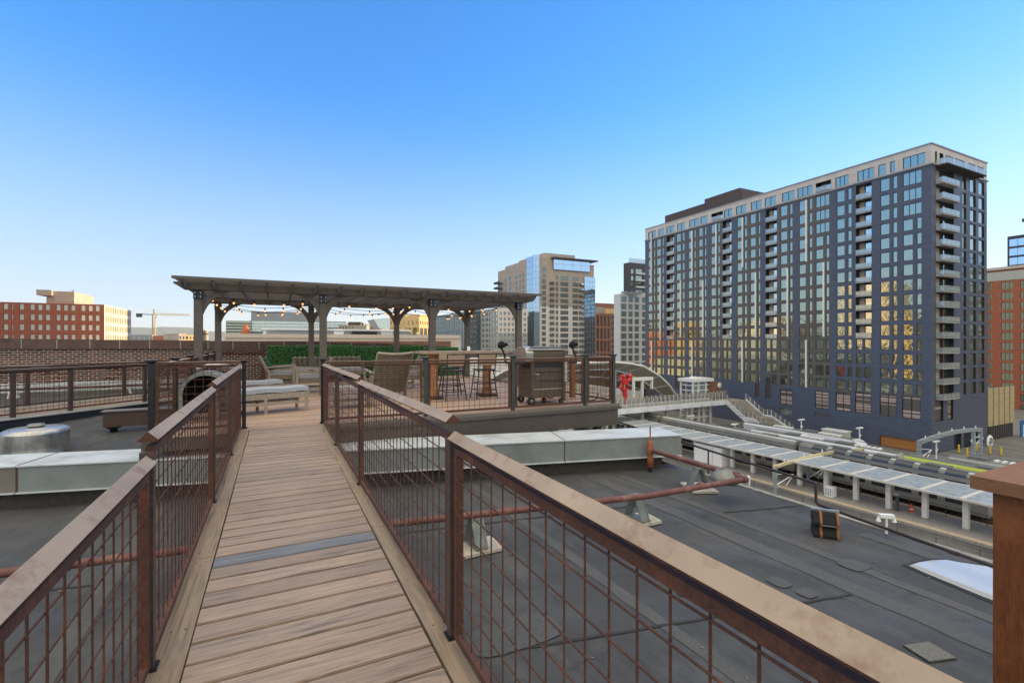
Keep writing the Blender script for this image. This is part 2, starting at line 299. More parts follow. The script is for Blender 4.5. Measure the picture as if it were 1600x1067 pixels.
M['canopy'] = mat('canopy_glass', srgb(196, 206, 214), srgb(150, 164, 178), 1.1, rough=.25, metal=.1, stain=srgb(206, 208, 204), sscale=.9); M['canopy'].node_tree.nodes['Principled BSDF'].inputs['Alpha'].default_value = .84
M['silver'] = mat('train_silver', srgb(172, 172, 168), srgb(152, 152, 148), 1.2, stretch=(1, .1, 4), rough=.38, metal=.45)
M['silverroof'] = mat('train_roof', srgb(128, 130, 126), srgb(110, 112, 108), .6, rough=.55, metal=.2)
M['trainwhite'] = mat('train_white', srgb(214, 218, 224), rough=.4)
M['trainglass'] = mat_glass('train_glass', (.05, .055, .065), .1, .2, .003)
M['lime'] = mat('train_lime', srgb(178, 192, 62), rough=.45)
M['blueglass'] = mat('dark_train_gap', srgb(22, 23, 26), rough=.7)
M['portal'] = mat('portal_steel', srgb(150, 162, 166), srgb(132, 144, 148), 2, rough=.45)
M['portaly'] = mat('cream_steel', srgb(220, 204, 160), rough=.5)
M['hallskin'] = mat('hall_membrane', srgb(196, 190, 170), srgb(180, 174, 156), .5, rough=.6)
M['red'] = mat('red_paint', srgb(218, 52, 50), srgb(190, 40, 42), 1.5, rough=.4)
M['cone'] = mat('cone_orange', srgb(232, 84, 52), rough=.5)
M['wood'] = mat('orange_boards', srgb(196, 130, 58), srgb(160, 100, 44), 2, stretch=(1, 1, 4), rough=.6)
# building skins
M['bluebrick'] = mat_brick('blue_grey_brick', [srgb(76, 84, 102), srgb(86, 94, 112), srgb(81, 89, 107)], srgb(58, 65, 82), 1.2, .3, .03, bump=.2, rough=.55, mottle=.3)
M['charcoal'] = mat_brick('charcoal_panel', [srgb(92, 85, 80), srgb(100, 93, 88)], srgb(74, 69, 66), 1.6, .6, .03, bump=.1, rough=.6, mottle=.2)
M['paletop'] = mat_brick('pale_panel', [srgb(196, 188, 180), srgb(204, 196, 188)], srgb(172, 165, 158), 2.2, 1.8, .03, bump=.05, rough=.6, mottle=.2)
M['frame'] = mat('dark_window_frame', srgb(38, 42, 46), rough=.5)
M['winglass'] = mat_glass('mirror_glass', (.38, .42, .34), .015, .92, .02)
M['winglass2'] = mat_glass('blue_mirror_glass', (.5, .66, .78), .02, .92, .006)
M['midglass'] = mat('pale_window_glass', srgb(150, 164, 160), srgb(120, 134, 132), .35, rough=.08, metal=.45)
M['blindglass'] = mat('blind_glass', srgb(228, 228, 214), srgb(206, 208, 196), .5, rough=.12, metal=.15)
M['winglass3'] = mat_glass('pale_glass', (.6, .68, .64), .05, .8, .01)
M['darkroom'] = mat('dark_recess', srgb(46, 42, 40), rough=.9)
M['balglass'] = mat_clear('balcony_glass', srgb(190, 206, 206), .55, .08, .35)
M['slab'] = mat('balcony_slab', srgb(178, 176, 172), rough=.7)
M['beige'] = mat('beige_door_wall', srgb(206, 184, 160), rough=.8)
M['brownroof'] = mat('brown_penthouse', srgb(84, 70, 66), rough=.7)
M['louver'] = mat('louver_bands', srgb(196, 172, 160), rough=.7)
M['tan'] = mat_brick('tan_panel', [srgb(170, 157, 143), srgb(182, 168, 152)], srgb(150, 138, 126), 3, 1.5, .04, bump=0, mottle=.3)
M['tanpale'] = mat('pale_tan_panel', srgb(222, 215, 206), srgb(210, 203, 194), .3, rough=.8)
M['greygreen'] = mat('grey_green_panel', srgb(168, 172, 164), srgb(156, 160, 152), .3, rough=.8)
M['slateblue'] = mat('slate_panel', srgb(92, 104, 116), srgb(82, 92, 104), .3, rough=.6)
M['teal'] = mat('pale_teal_panel', srgb(136, 148, 146), srgb(122, 134, 132), .3, rough=.6)
M['brickbrown'] = mat_brick('brown_brick', [srgb(124, 86, 68), srgb(140, 98, 78)], srgb(108, 80, 66), 1, .3, .03, bump=0, mottle=.4)
M['whitepanel'] = mat('white_panel', srgb(204, 208, 206), srgb(192, 196, 194), .3, rough=.7)
M['darkpanel'] = mat('dark_panel', srgb(74, 72, 76), rough=.7)
M['redbrick'] = mat_brick('red_brick', [srgb(162, 88, 66), srgb(174, 98, 74)], srgb(142, 84, 66), .8, .25, .02, bump=0, mottle=.3)
M['orangebrick'] = mat_brick('orange_brick', [srgb(172, 98, 66), srgb(186, 108, 72)], srgb(156, 94, 68), .8, .25, .02, bump=0, mottle=.4)
M['cream'] = mat('cream_wall', srgb(214, 198, 180), srgb(202, 186, 168), .4, rough=.85)
M['buff'] = mat('buff_wall', srgb(206, 178, 130), srgb(190, 162, 116), .3, rough=.85)
M['greyclad'] = mat('grey_cladding', srgb(150, 154, 160), srgb(138, 142, 148), .3, rough=.6)
M['screen'] = mat('garage_screen', srgb(196, 180, 140), srgb(160, 144, 108), 1.2, stretch=(.3, .3, 3), rough=.7)
M['hill'] = mat('far_hills', srgb(92, 98, 84), srgb(74, 82, 70), .002, rough=.95)
M['craney'] = mat('crane_yellow', srgb(206, 176, 110), rough=.6)

M['wet'] = mat('wet_membrane', srgb(56, 55, 54), srgb(46, 45, 45), 5, rough=.85, fine=90)
M['curbmetal2'] = mat('stained_metal', srgb(132, 126, 120), srgb(112, 106, 100), 2.5, rough=.5, bump=.03, stain=srgb(96, 90, 82), sscale=1.4)
M['darktrim'] = mat('deck_trim', srgb(122, 116, 108), srgb(104, 98, 92), 5, rough=.6)
M['support2'] = mat('grey_pad', srgb(120, 117, 110), srgb(104, 102, 96), 12, rough=.9, fine=80)
M['bridgewhite'] = mat('bridge_paint', srgb(226, 231, 236), srgb(206, 212, 218), .4, rough=.5, stain=srgb(186, 188, 188), sscale=.5)
# ------------------------------------------------------------------ facades with real openings
GZ, PZ = -20.9, -19.3                                 # track bed and platform top
def v2(a): return Vector((a[0], a[1], 0))
def facade(mb, O, U, N, zones, holes, reveal_mi=None):
    """wall sheet in the plane through O: u along U, z up, facing N; zones (u0,u1,z0,z1,mat), holes (u0,u1,z0,z1,depth)"""
    O, U, N = v2(O), v2(U), v2(N)
    us = sorted({round(x, 4) for r in list(zones) + list(holes) for x in r[:2]}); zs = sorted({round(x, 4) for r in list(zones) + list(holes) for x in r[2:4]})
    ui = {u: i for i, u in enumerate(us)}; zi = {z: i for i, z in enumerate(zs)}
    g = [[-1] * (len(us) - 1) for _ in range(len(zs) - 1)]
    for r in list(zones) + [(*h[:4], -1) for h in holes]:
        for j in range(zi[round(r[2], 4)], zi[round(r[3], 4)]):
            row = g[j]
            for i in range(ui[round(r[0], 4)], ui[round(r[1], 4)]): row[i] = r[4]
    pt = lambda u, z, d=0: O + U * u - N * d + Z3 * z
    for j, row in enumerate(g):
        i = 0
        while i < len(row):
            k = i
            while k < len(row) and row[k] == row[i]: k += 1
            if row[i] >= 0: mb.face([pt(us[i], zs[j]), pt(us[k], zs[j]), pt(us[k], zs[j + 1]), pt(us[i], zs[j + 1])], row[i])
            i = k
    for (a, b, c, d, dep) in holes:
        mi = reveal_mi if reveal_mi is not None else 0
        mb.face([pt(a, c), pt(a, d), pt(a, d, dep), pt(a, c, dep)], mi); mb.face([pt(b, c), pt(b, c, dep), pt(b, d, dep), pt(b, d)], mi)
        mb.face([pt(a, c), pt(a, c, dep), pt(b, c, dep), pt(b, c)], mi); mb.face([pt(a, d), pt(b, d), pt(b, d, dep), pt(a, d, dep)], mi)
def window_mesh(mb, O, U, N, h, lights=1, fw=.07, tilt=.0012, trans=False):
    """frame (material 0) and panes (material 1) filling the opening h"""
    O, U, N = v2(O), v2(U), v2(N); a, b, c, d, dep = h; dep -= .02
    pt = lambda u, z, dd: O + U * u - N * dd + Z3 * z
    t1, t2 = random.uniform(-tilt, tilt), random.uniform(-tilt, tilt); w, hh = b - a, d - c
    k = dep - .01; n = max(1, lights)
    for i in range(n):
        x0, x1 = a + w * i / n, a + w * (i + 1) / n; t1, t2 = random.uniform(-tilt, tilt), random.uniform(-tilt, tilt)
        mb.face([pt(x0, c, k + t1 + t2), pt(x1, c, k - t1 + t2), pt(x1, d, k - t1 - t2), pt(x0, d, k + t1 - t2)], 1)
    fr = lambda u0, u1, z0, z1: mb.obox(pt((u0 + u1) / 2, (z0 + z1) / 2, dep - .06), U, N, Z3, (u1 - u0) / 2, .04, (z1 - z0) / 2, 0)
    fr(a, b, c, c + fw); fr(a, b, d - fw, d); fr(a, a + fw, c + fw, d - fw); fr(b - fw, b, c + fw, d - fw)
    for i in range(1, n): x = a + w * i / n; fr(x - fw / 2, x + fw / 2, c + fw, d - fw)
    if trans: z = c + hh * .3; fr(a + fw, b - fw, z - fw / 2, z + fw / 2)
def add_windows(parent, wins, mats, most=100):
    """wins: (O, U, N, hole, lights); the largest in view each its own part, the remainder one part"""
    def key(w):
        p = v2(w[0]) + v2(w[1]) * w[3][0]; fwd = p.x * _s + p.y * _c
        px = CX + F * (p.x * _c - p.y * _s) / max(fwd, 1); vis = 1 if -40 < px < 1640 and fwd > 0 else .001
        return -vis * (w[3][1] - w[3][0]) * (w[3][3] - w[3][2]) / max(fwd * fwd, 1)
    ws = sorted(wins, key=key)
    for w in ws[:most]:
        mb = MB(); window_mesh(mb, *w[:4], lights=w[4]); build(mb, 'window', mats, parent)
    if len(ws) > most:
        mb = MB()
        for w in ws[most:]: window_mesh(mb, *w[:4], lights=w[4])
        build(mb, 'window', mats, parent, kind='stuff')
def box_faces(x0, x1, y0, y1):
    return {'front': ((x0, y0), (1, 0), (0, -1), x1 - x0), 'left': ((x0, y1), (0, -1), (-1, 0), y1 - y0), 'right': ((x1, y0), (0, 1), (1, 0), y1 - y0)}
def cols_even(w, n, frac, m=.0):
    p = (w - 2 * m) / n; return [(m + p * (i + .5 - frac / 2), m + p * (i + .5 + frac / 2)) for i in range(n)]
def rows_even(ztop, pitch, h, n): return [(ztop - k * pitch - h, ztop - k * pitch) for k in range(n)]
def block(name, label, x0, x1, y0, y1, z1, mats, specs, cat='building', glass='winglass', roof_mi=0, dep=.25, z0=GZ, rot=None, zones_extra=None, group=None, most=100, frame='frame'):
    """a building: specs = {face: (cols, rows, lights)}; returns the thing"""
    ct = Vector(((x0 + x1) / 2, (y0 + y1) / 2, z0)); t = thing(name, label, cat, ct, group); mb = MB(); wins = []
    fs = box_faces(x0, x1, y0, y1)
    for fn, (O, U, N, w) in fs.items():
        holes = []; zones = [(0, w, z0, z1, 0)] + [zz for zz in (zones_extra or {}).get(fn, [])]
        for (cols, rows, li) in specs.get(fn, []):
            for (a, b) in cols:
                for (c, d) in rows: holes.append((a, b, max(c, z0 + .1), min(d, z1 - .2), dep)); wins.append((O, U, N, holes[-1], li))
        facade(mb, O, U, N, zones, holes, 0)
    mb.face([(x0, y1, z0), (x1, y1, z0), (x1, y1, z1), (x0, y1, z1)], 0)
    mb.face([(x0, y0, z1), (x1, y0, z1), (x1, y1, z1), (x0, y1, z1)], roof_mi)
    build(mb, 'wall', mats, t); add_windows(t, wins, [M[frame], M[glass]], most)
    if rot: t.rotation_euler = (0, 0, rot)
    return t
def add_box(parent, name, x0, x1, y0, y1, z0, z1, m, **k):
    mb = MB(); mb.box(x0, x1, y0, y1, z0, z1); return build(mb, name, M[m] if isinstance(m, str) else m, parent, **k)

# ------------------------------------------------------------------ ground, hills
mb = MB(); mb.face([(-9000, -9000, GZ - .02), (9000, -9000, GZ - .02), (9000, 9000, GZ - .02), (-9000, 9000, GZ - .02)])
build(mb, 'ground', M['asphalt'], kind='structure')
mb = MB(); rnd = random.Random(3); N_ = 260; prof = []
for i in range(N_ + 1):
    a = R(-100) + R(200) * i / N_; h = 150 + 34 * math.sin(i * .13) + 22 * math.sin(i * .31 + 1) + 10 * math.sin(i * .83) + rnd.uniform(-5, 5)
    prof.append((a + YAW, h))
vs = []
for a, h in prof:
    for r_, k in ((6200, 0), (6700, .55), (7300, 1), (8300, .3)): vs.append((r_ * math.sin(a), r_ * math.cos(a), GZ - 2 + h * k * (1.45 if r_ == 7300 else 1)))
mb.add(vs, [(4 * i + j, 4 * i + j + 1, 4 * i + j + 5, 4 * i + j + 4) for i in range(N_) for j in range(3)], 0, True)
build(mb, 'hills', M['hill'], kind='structure')

# ------------------------------------------------------------------ the long blue grey tower
TX, TY0, TY1, TXE, TZ = 115.5, 47.8, 128.8, 139.4, 40.0
tw = thing('apartment_tower', 'long blue grey apartment tower with pale top floor and rows of balconies', 'building', (TX, TY0, GZ))
OL, UL, NL = (TX, TY1), (0, -1), (-1, 0)
def uL(px): return TY1 - PX(px, 533, TX).y
OF, UF, NF = (TX, TY0), (1, 0), (0, -1)
def uF(px): return PY(px, 533, TY0).x - TX
W_L, W_F = TY1 - TY0, TXE - TX
za = lambda x: 1000 + x / 4.104
zb = lambda x: 1200 + x / 4.104
ZT = [(32.95, 35.55)] + [(29.85 - 3.04 * k, 32.12 - 3.04 * k) for k in range(14)]      # 15 storeys of windows
holesL, winsL, zonesL, fins, bals = [], [], [(0, W_L, GZ, TZ, 0), (0, W_L, 36.3, TZ, 2)], [], []
dark_bays = [(za(48), za(155)), (za(222), za(290)), (za(305), za(428)), (za(450), za(525)), (za(615), za(773)), (za(880), zb(162)), (zb(195), zb(398))]
for a, b in dark_bays: zonesL.append((uL(a), uL(b), -9.9 if b > 1180 else -8.6, 36.0, 1))
for a, b in ((za(172), za(218)), (za(530), za(587)), (za(806), za(878))): zonesL.append((uL(a) - .1, uL(b) + .1, -9.4, 3.3, 1))
wcols = [(za(a), za(b), 1) for a, b in ((52, 78), (86, 96), (107, 133), (141, 152), (233, 262), (270, 285), (309, 335), (345, 357), (376, 402), (412, 425), (455, 487), (498, 512), (622, 656), (668, 686), (706, 742), (757, 771))]
wcols += [(zb(a), zb(b), 1) for a, b in ((80, 124), (138, 158), (199, 243), (263, 284), (440, 492), (511, 537), (720, 780), (800, 830))]
for (a, b, li) in wcols:
    for k, (c, d) in enumerate(ZT):
        L2 = 2 if (uL(b) - uL(a)) > 2.2 and (k < 3 or k > 10) else 1
        holesL.append((uL(a), uL(b), c, d, .16)); winsL.append((OL, UL, NL, holesL[-1], L2))
for k, (c, d) in enumerate(ZT):                        # the columns that widen on the upper storeys
    for (a, b, a2, b2, a3, b3) in ((zb(306), zb(394), zb(306), zb(355), zb(371), zb(393)), (1410.8, 1440.3, 1410.8, 1426.6, 1432.2, 1440.3)):
        if k < 3: hs = [(uL(a), uL(b), 3)]
        else: hs = [(uL(a), uL(a) + uL(b2) - uL(a2), 1), (uL(a3), uL(b3), 1)]
        for u0, u1, li in hs: holesL.append((u0, u1, c, d, .16)); winsL.append((OL, UL, NL, holesL[-1], li))
bcols = [(za(172), za(218), 11), (za(530), za(587), 11), (za(806), za(878), 11), (zb(563), zb(664), 11)]
for (a, b, nb) in bcols:
    for k, (c, d) in enumerate(ZT):
        u0, u1 = uL(a), uL(b)
        if k < nb: holesL.append((u0, u1, c - .55, d + .1, 1.5)); bals.append((u0, u1, c - .55, d + .1))
        else:
            w = u1 - u0
            for (x0, x1) in ((u0 + .1, u0 + w * .42), (u0 + w * .55, u1 - .1)): holesL.append((x0, x1, c, d, .16)); winsL.append((OL, UL, NL, holesL[-1], 1))
zc = lambda x: 1000 + x / 2.1783
for (a, b, li) in ((895, 970, 3), (852, 868, 1), (811, 836, 1), (740, 797, 3), (665, 710, 3), (536, 587, 3), (484, 526, 2), (425, 463, 2), (378, 414, 2), (327, 361, 2), (286, 315, 2), (206, 230, 1), (168, 202, 2), (127, 153, 2), (90, 117, 2), (63, 82, 1), (28, 55, 2)):
    holesL.append((uL(zc(a)), uL(zc(b)), 36.5, 38.75, .2)); winsL.append((OL, UL, NL, holesL[-1], li))
for (a, b) in ((598, 650), (243, 282)): holesL.append((uL(zc(a)), uL(zc(b)), 36.5, 38.75, 2.0)); bals.append((uL(zc(a)), uL(zc(b)), 36.5, 38.75))
louv = [(1218.8, 1237.6, -14.6, -10.7), (1273.4, 1295, -14.5, -10.4), (1306, 1329, -14.5, -10.3), (1336, 1361, -14.4, -9.9), (1374.6, 1401, -14.4, -9.9), (1409.5, 1438.7, -14.4, -9.9)]
for a, b, c, d in louv: holesL.append((uL(a), uL(b), c, d, .3))
for a, b, c, d in ((1306, 1329, -10.3, -9.55), (1336, 1361, -9.9, -9.55), (1374.6, 1401, -9.9, -9.55), (1409.5, 1438.7, -9.9, -9.55)): zonesL.append((uL(a), uL(b), c, d, 1))
low = [(1218, 1237, -17.2, -15.6), (1273, 1295, -16.4, -15.6)]
for a, b, c, d in low: holesL.append((uL(a), uL(b), c, d, .3))
for a, b in ((1055.5, 1067.5), (1180, 1186.5), (1196, 1205)): holesL.append((uL(a), uL(b), -13.6, -9.9, .3))
gd = (uL(1374.5), uL(1437.5), GZ, -18.6, .5); holesL.append(gd)
wall = MB(); facade(wall, OL, UL, NL, zonesL, holesL, 3)
# short face
holesF, winsF, zonesF, balF = [], [], [(0, W_F, GZ, TZ, 0), (0, W_F, 36.3, TZ, 2)], []
for k, (c, d) in enumerate(ZT):
    for (a, b) in ((1504, 1509.6), (1515.7, 1524.7), (1529, 1537.9)): holesF.append((uF(a), uF(b), c - .1, d + .08, .26)); winsF.append((OF, UF, NF, holesF[-1], 1))
    u0, u1 = uF(1462.5), uF(1490.3); holesF.append((u0, u1, c - .6, d + .15, .9)); balF.append((u0, u1, c - .6, d + .15))
for (a, b) in ((1461, 1464), (1468, 1474), (1478, 1489), (1492, 1508), (1513, 1524), (1527, 1537)): holesF.append((uF(a), uF(b), 36.4, 38.8, .5)); winsF.append((OF, UF, NF, holesF[-1], 2 if b - a > 9 else 1))
lf = [(1461, 1474), (1481, 1489.5)]
for a, b in lf: holesF.append((uF(a), uF(b), -14.6, -9.9, .5))
for a, b in ((1491, 1502), (1506, 1528)): holesF.append((uF(a), uF(b), GZ, -17.3, .8))
facade(wall, OF, UF, NF, zonesF, holesF, 3)
wall.face([(TXE, TY0, GZ), (TXE, TY1, GZ), (TXE, TY1, TZ), (TXE, TY0, TZ)], 0); wall.face([(TX, TY1, GZ), (TXE, TY1, GZ), (TXE, TY1, TZ), (TX, TY1, TZ)], 0)
wall.face([(TX, TY0, TZ), (TXE, TY0, TZ), (TXE, TY1, TZ), (TX, TY1, TZ)], 2)
build(wall, 'wall', [M['bluebrick'], M['charcoal'], M['paletop'], M['frame']], tw)
mb = MB(); mb.obox((TX - .12, (TY0 + TY1) / 2, 36.15), (1, 0, 0), (0, 1, 0), Z3, .12, W_L / 2 + .25, .16); mb.box(TX, TXE + .2, TY0 - .25, TY0, 36.0, 36.3)
mb.box(TX - .15, TXE + .15, TY0 - .15, TY1 + .15, TZ + .003, TZ + .25); build(mb, 'roof_ledge', M['greyclad'], tw)
add_windows(tw, winsL + winsF, [M['frame'], M['winglass']])
def bal_L(u0, u1, c, d, dep=1.5):
    mb = MB(); pt = lambda u, dd, z: (TX + dd, TY1 - u, z); w = u1 - u0
    mb.box(TX - .16, TX + dep - .03, TY1 - u1 + .02, TY1 - u0 - .02, c + .01, c + .2, 0)
    mb.box(TX - .12, TX - .08, TY1 - u1 + .04, TY1 - u0 - .04, c + .28, c + 1.15, 1); mb.box(TX - .14, TX - .05, TY1 - u1 + .02, TY1 - u0 - .02, c + 1.15, c + 1.2, 2)
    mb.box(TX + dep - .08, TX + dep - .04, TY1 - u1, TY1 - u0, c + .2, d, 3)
    mb.box(TX + dep - .14, TX + dep - .09, TY1 - u0 - w * .34, TY1 - u0 - .05, c + .2, d - .1, 4); mb.box(TX + dep - .14, TX + dep - .09, TY1 - u1 + .2, TY1 - u0 - w * .42, c + .2, d - .3, 5)
    for k in range(1, 3): y = TY1 - u0 - w * k / 3; mb.box(TX - .15, TX - .05, y - .025, y + .025, c + .2, c + 1.15, 2)
    build(mb, 'balcony', [M['slab'], M['balglass'], M['steel'], M['darkroom'], M['beige'], M['winglass3']], tw)
for b in bals: bal_L(*b, dep=2.0 if b[2] > 36 else 1.5)
def bal_F(u0, u1, c, d, out=1.2):
    mb = MB(); x0, x1 = TX + u0, TX + u1; y = TY0
    mb.box(x0 - .05, x1 - .55, y - out, y + .85, c + .0, c + .2, 0)
    mb.box(x0, x1 - .6, y - out + .02, y - out + .06, c + .28, c + 1.2, 1); mb.box(x1 - .64, x1 - .6, y - out + .06, y - .02, c + .28, c + 1.2, 1); mb.box(x0 - .02, x0 + .02, y - out + .06, y - .02, c + .28, c + 1.2, 1)
    mb.box(x0 - .05, x1 - .55, y - out + .01, y - out + .07, c + 1.2, c + 1.26, 2)
    for k in range(5): xx = x0 + (x1 - .6 - x0) * k / 4; mb.box(xx - .03, xx + .03, y - out, y - out + .08, c + .2, c + 1.2, 2)
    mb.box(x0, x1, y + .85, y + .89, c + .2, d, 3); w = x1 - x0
    mb.box(x0 + w * .1, x0 + w * .45, y + .78, y + .84, c + .2, d - .05, 4); mb.box(x0 + w * .66, x1 - .1, y + .78, y + .84, c + .2, d - .25, 5)
    build(mb, 'balcony', [M['slab'], M['balglass'], M['steel'], M['darkroom'], M['beige'], M['winglass']], tw)
for b in balF: bal_F(*b)
mb = MB(); x0, x1 = PY(1462, 300, TY0).x, PY(1523, 300, TY0).x
mb.box(x0, x1, TY0 - 1.9, TY0 - .02, 35.75, 36.0, 0); mb.box(x0, x1, TY0 - 1.88, TY0 - 1.84, 36.05, 37.15, 1); mb.box(x0, x0 + .04, TY0 - 1.84, TY0 - .05, 36.05, 37.15, 1); mb.box(x1 - .04, x1, TY0 - 1.84, TY0 - .05, 36.05, 37.15, 1)
for k in range(11): xx = x0 + (x1 - x0) * k / 10; mb.box(xx - .04, xx + .04, TY0 - 1.9, TY0 - 1.82, 36.0, 37.2, 2)
build(mb, 'balcony', [M['darkroom'], M['balglass'], M['steel']], tw, label='long corner balcony under the pale top floor')
for (x, z0, z1) in ((1018, 455, 365), (1032.1, 531, 419), (1018.4, 580, 532), (1063.8, 527, 438), (1081.7, 435, 361), (1081.7, 589, 533), (1098.7, 527, 438), (1119.4, 430, 350), (1160.7, 418, 340), (1160.2, 597, 532), (1181, 527, 426), (1230.9, 526, 419), (1260.3, 409, 313), (1260, 605, 531), (1287.4, 526, 410)):
    p0, p1 = PX(x, z0, TX), PX(x, z1, TX); add_box(tw, 'light_fin', TX - .28, TX - .004, p0.y - .16, p0.y + .16, p0.z, p1.z, 'white')
for (a, b, c, d) in louv:                              # banded louvres of the parking storeys
    mb = MB(); y0, y1 = TY1 - uL(b), TY1 - uL(a); mb.box(TX + .24, TX + .28, y0, y1, c, d, 0); r2 = random.Random(int(a))
    z = c + .2
    while z < d - .25:
        h = r2.choice((.16, .2, .3, .42)); 
        if r2.random() < .62: mb.box(TX + .16, TX + .235, y0 + .02, y1 - .02, z, min(z + h, d - .05), 1)
        z += h + r2.choice((.1, .16, .3))
    for y in (y0 + .05, (y0 + y1) / 2, y1 - .05): mb.box(TX + .1, TX + .15, y - .06, y + .06, c, d, 2)
    build(mb, 'louvre', [M['charcoal'], M['louver'], M['frame']], tw)
for (a, b) in lf:
    mb = MB(); x0, x1 = TX + uF(a), TX + uF(b); mb.box(x0, x1, TY0 + .44, TY0 + .48, -14.6, -9.9, 0); r2 = random.Random(int(a)); z = -14.4
    while z < -10.2:
        h = r2.choice((.16, .24, .4))
        if r2.random() < .6: mb.box(x0 + .02, x1 - .02, TY0 + .36, TY0 + .43, z, z + h, 1)
        z += h + .2
    build(mb, 'louvre', [M['charcoal'], M['screen'], M['frame']], tw)
for (a, b, c, d), m in zip(low, ('winglass3', 'charcoal')): add_box(tw, 'window', TX + .2, TX + .28, TY1 - uL(b), TY1 - uL(a), c, d, m)
for a, b in ((1055.5, 1067.5), (1180, 1186.5), (1196, 1205)): add_box(tw, 'wall_panel', TX + .2, TX + .28, TY1 - uL(b), TY1 - uL(a), -13.6, -9.9, 'brownroof')
add_box(tw, 'garage_door', TX + .4, TX + .48, TY1 - gd[1], TY1 - gd[0], GZ, -18.6, 'wood')
mb = MB()
for a, b in ((1491, 1502), (1506, 1528)): mb.box(TX + uF(a), TX + uF(b), TY0 + .7, TY0 + .78, GZ, -17.3)
build(mb, 'entrance', M['frame'], tw)
mb = MB(); y0, y1 = PX(1160, 350, TX + 4).y, PX(1039, 350, TX + 4).y; mb.box(TX + 4, TXE - 4, y0, y1, TZ + .25, TZ + 4.0); mb.box(TX + 4.2, TXE - 5, y0 + 1, y0 + (y1 - y0) * .45, TZ + 4.0, TZ + 5.3); build(mb, 'penthouse', M['brownroof'], tw)
mb = MB()
for k in range(9): mb.tube([(TX + 6 + k, y0 + 3 + 3.2 * k, TZ + 5.3), (TX + 6 + k, y0 + 3 + 3.2 * k, TZ + 6.1 + .4 * (k % 3))], .06, 5)
build(mb, 'antenna', M['greyclad'], tw)
# ------------------------------------------------------------------ other buildings (nearest corner measured in the photo, depth from storey height)
def XY(px, depth): d = ray(px, CY); k = depth / (d[0] * _s + d[1] * _c); return d[0] * k, d[1] * k
def zat(y, depth): return EYE + (CY - y) / F * depth
# tan tower with glass corner
x0, y0 = XY(836, 250); x1 = PY(928, 500, y0).x; yb = PX(778, 500, x0).y; zt = zat(397, 250)
rz = rows_even(zat(432, 258), 3.06, 2.15, 22); fl = rows_even(zat(418, 252), 3.06, 2.15, 22)
uf = lambda px: PY(px, 500, y0).x - x0; ul = lambda px: yb - PX(px, 500, x0).y
t = block('residential_tower', 'tall tan tower with blue glass corners beside the long blue grey tower', x0, x1, y0, yb, zt - 3.2, [M['tan'], M['tanpale'], M['brownroof']],
    {'front': [([(uf(846.5), uf(853))], fl, 2), ([(uf(868.6), uf(872))], rz, 1), ([(uf(875.5), uf(888))], rz, 4), ([(uf(894.5), uf(903))], rz, 3)],
     'left': [([(ul(789), ul(793)), (ul(796), ul(800.5)), (ul(806), ul(809)), (ul(812), ul(815)), (ul(817), ul(819.3))], rows_even(zat(428, 262), 3.06, 2.0, 20), 1)]},
    glass='midglass', zones_extra={'front': [(0, uf(900), GZ, zat(478, 250), 1), (uf(900), x1 - x0, GZ, zat(478, 250), 1)]})
mb = MB(); O, U, N = v2((x0, y0)), v2((1, 0)), v2((0, -1))
def glass_bay(u0, u1, z0, z1, out, nm='glass_bay', o=(x0, y0)):
    mb = MB(); mb.box(o[0] + u0, o[0] + u1, o[1] - out, o[1] - .02, z0, z1, 1); z = z0
    while z < z1: mb.box(o[0] + u0 - .02, o[0] + u1 + .02, o[1] - out - .04, o[1] - out + .02, z, z + .12, 0); z += 3.06
    for k in range(5): xx = o[0] + u0 + (u1 - u0) * k / 4; mb.box(xx - .05, xx + .05, o[1] - out - .05, o[1] - out + .02, z0, z1, 0)
    build(mb, nm, [M['greyclad'], M['winglass2']], t)
glass_bay(-1.2, uf(841), GZ, zat(399, 250), 1.3); glass_bay(uf(912.5), x1 - x0 + .4, GZ, zat(427, 250), .5); glass_bay(uf(864), uf(920.5), zat(419, 250), zat(402, 250), .8)
mb = MB(); yg = PX(824, 500, x0).y; mb.box(x0 - .5, x0 - .02, y0 - 1.2, yg, GZ, zat(399, 250), 1); z = GZ
while z < zat(399, 250): mb.box(x0 - .55, x0 - .48, y0 - 1.2, yg, z, z + .12, 0); z += 3.06
for k in range(6): yy = y0 + (yg - y0) * k / 5; mb.box(x0 - .56, x0 - .48, yy - .05, yy + .05, GZ, zat(399, 250), 0)
build(mb, 'glass_bay', [M['greyclad'], M['winglass2']], t)
add_box(t, 'wall_tier', x0 + 2, x1 - 6, y0 + .3, yb - 6, zt - 3.2, zat(400, 250), 'tan'); add_box(t, 'wall_tier', x0 + 8, x1 - 10, y0 + 4, yb - 12, zat(400, 250), zat(391, 250), 'tan')
add_box(t, 'roof_overhang', PY(861, 400, y0).x, PY(929.5, 400, y0).x, y0 - 3, y0 + 10, zat(402, 250), zat(400, 250), 'brownroof')
for (a, b) in ((858.5, 865.5), (904, 911.8)):
    for k in range(24): mb = MB(); z = zat(433, 250) - 3.06 * k; mb.box(x0 + uf(a), x0 + uf(b), y0 - .5, y0 - .02, z - 2.6, z - 1.7, 1); mb.box(x0 + uf(a) - .1, x0 + uf(b) + .1, y0 - .9, y0 - .02, z - 3.0, z - 2.8, 0); build(mb, 'balcony', [M['darkpanel'], M['winglass3']], t)
for k in range(7):
    z = zat(434, 262) - 3.06 * k; mb = MB(); mb.box(x0 - 2.2, x0 - .02, yb - 7, yb + 1.5, z - .2, z); mb.box(x0 - 2.2, x0 - 2.14, yb - 7, yb + 1.5, z, z + 1.0); build(mb, 'balcony', M['darkpanel'], t)
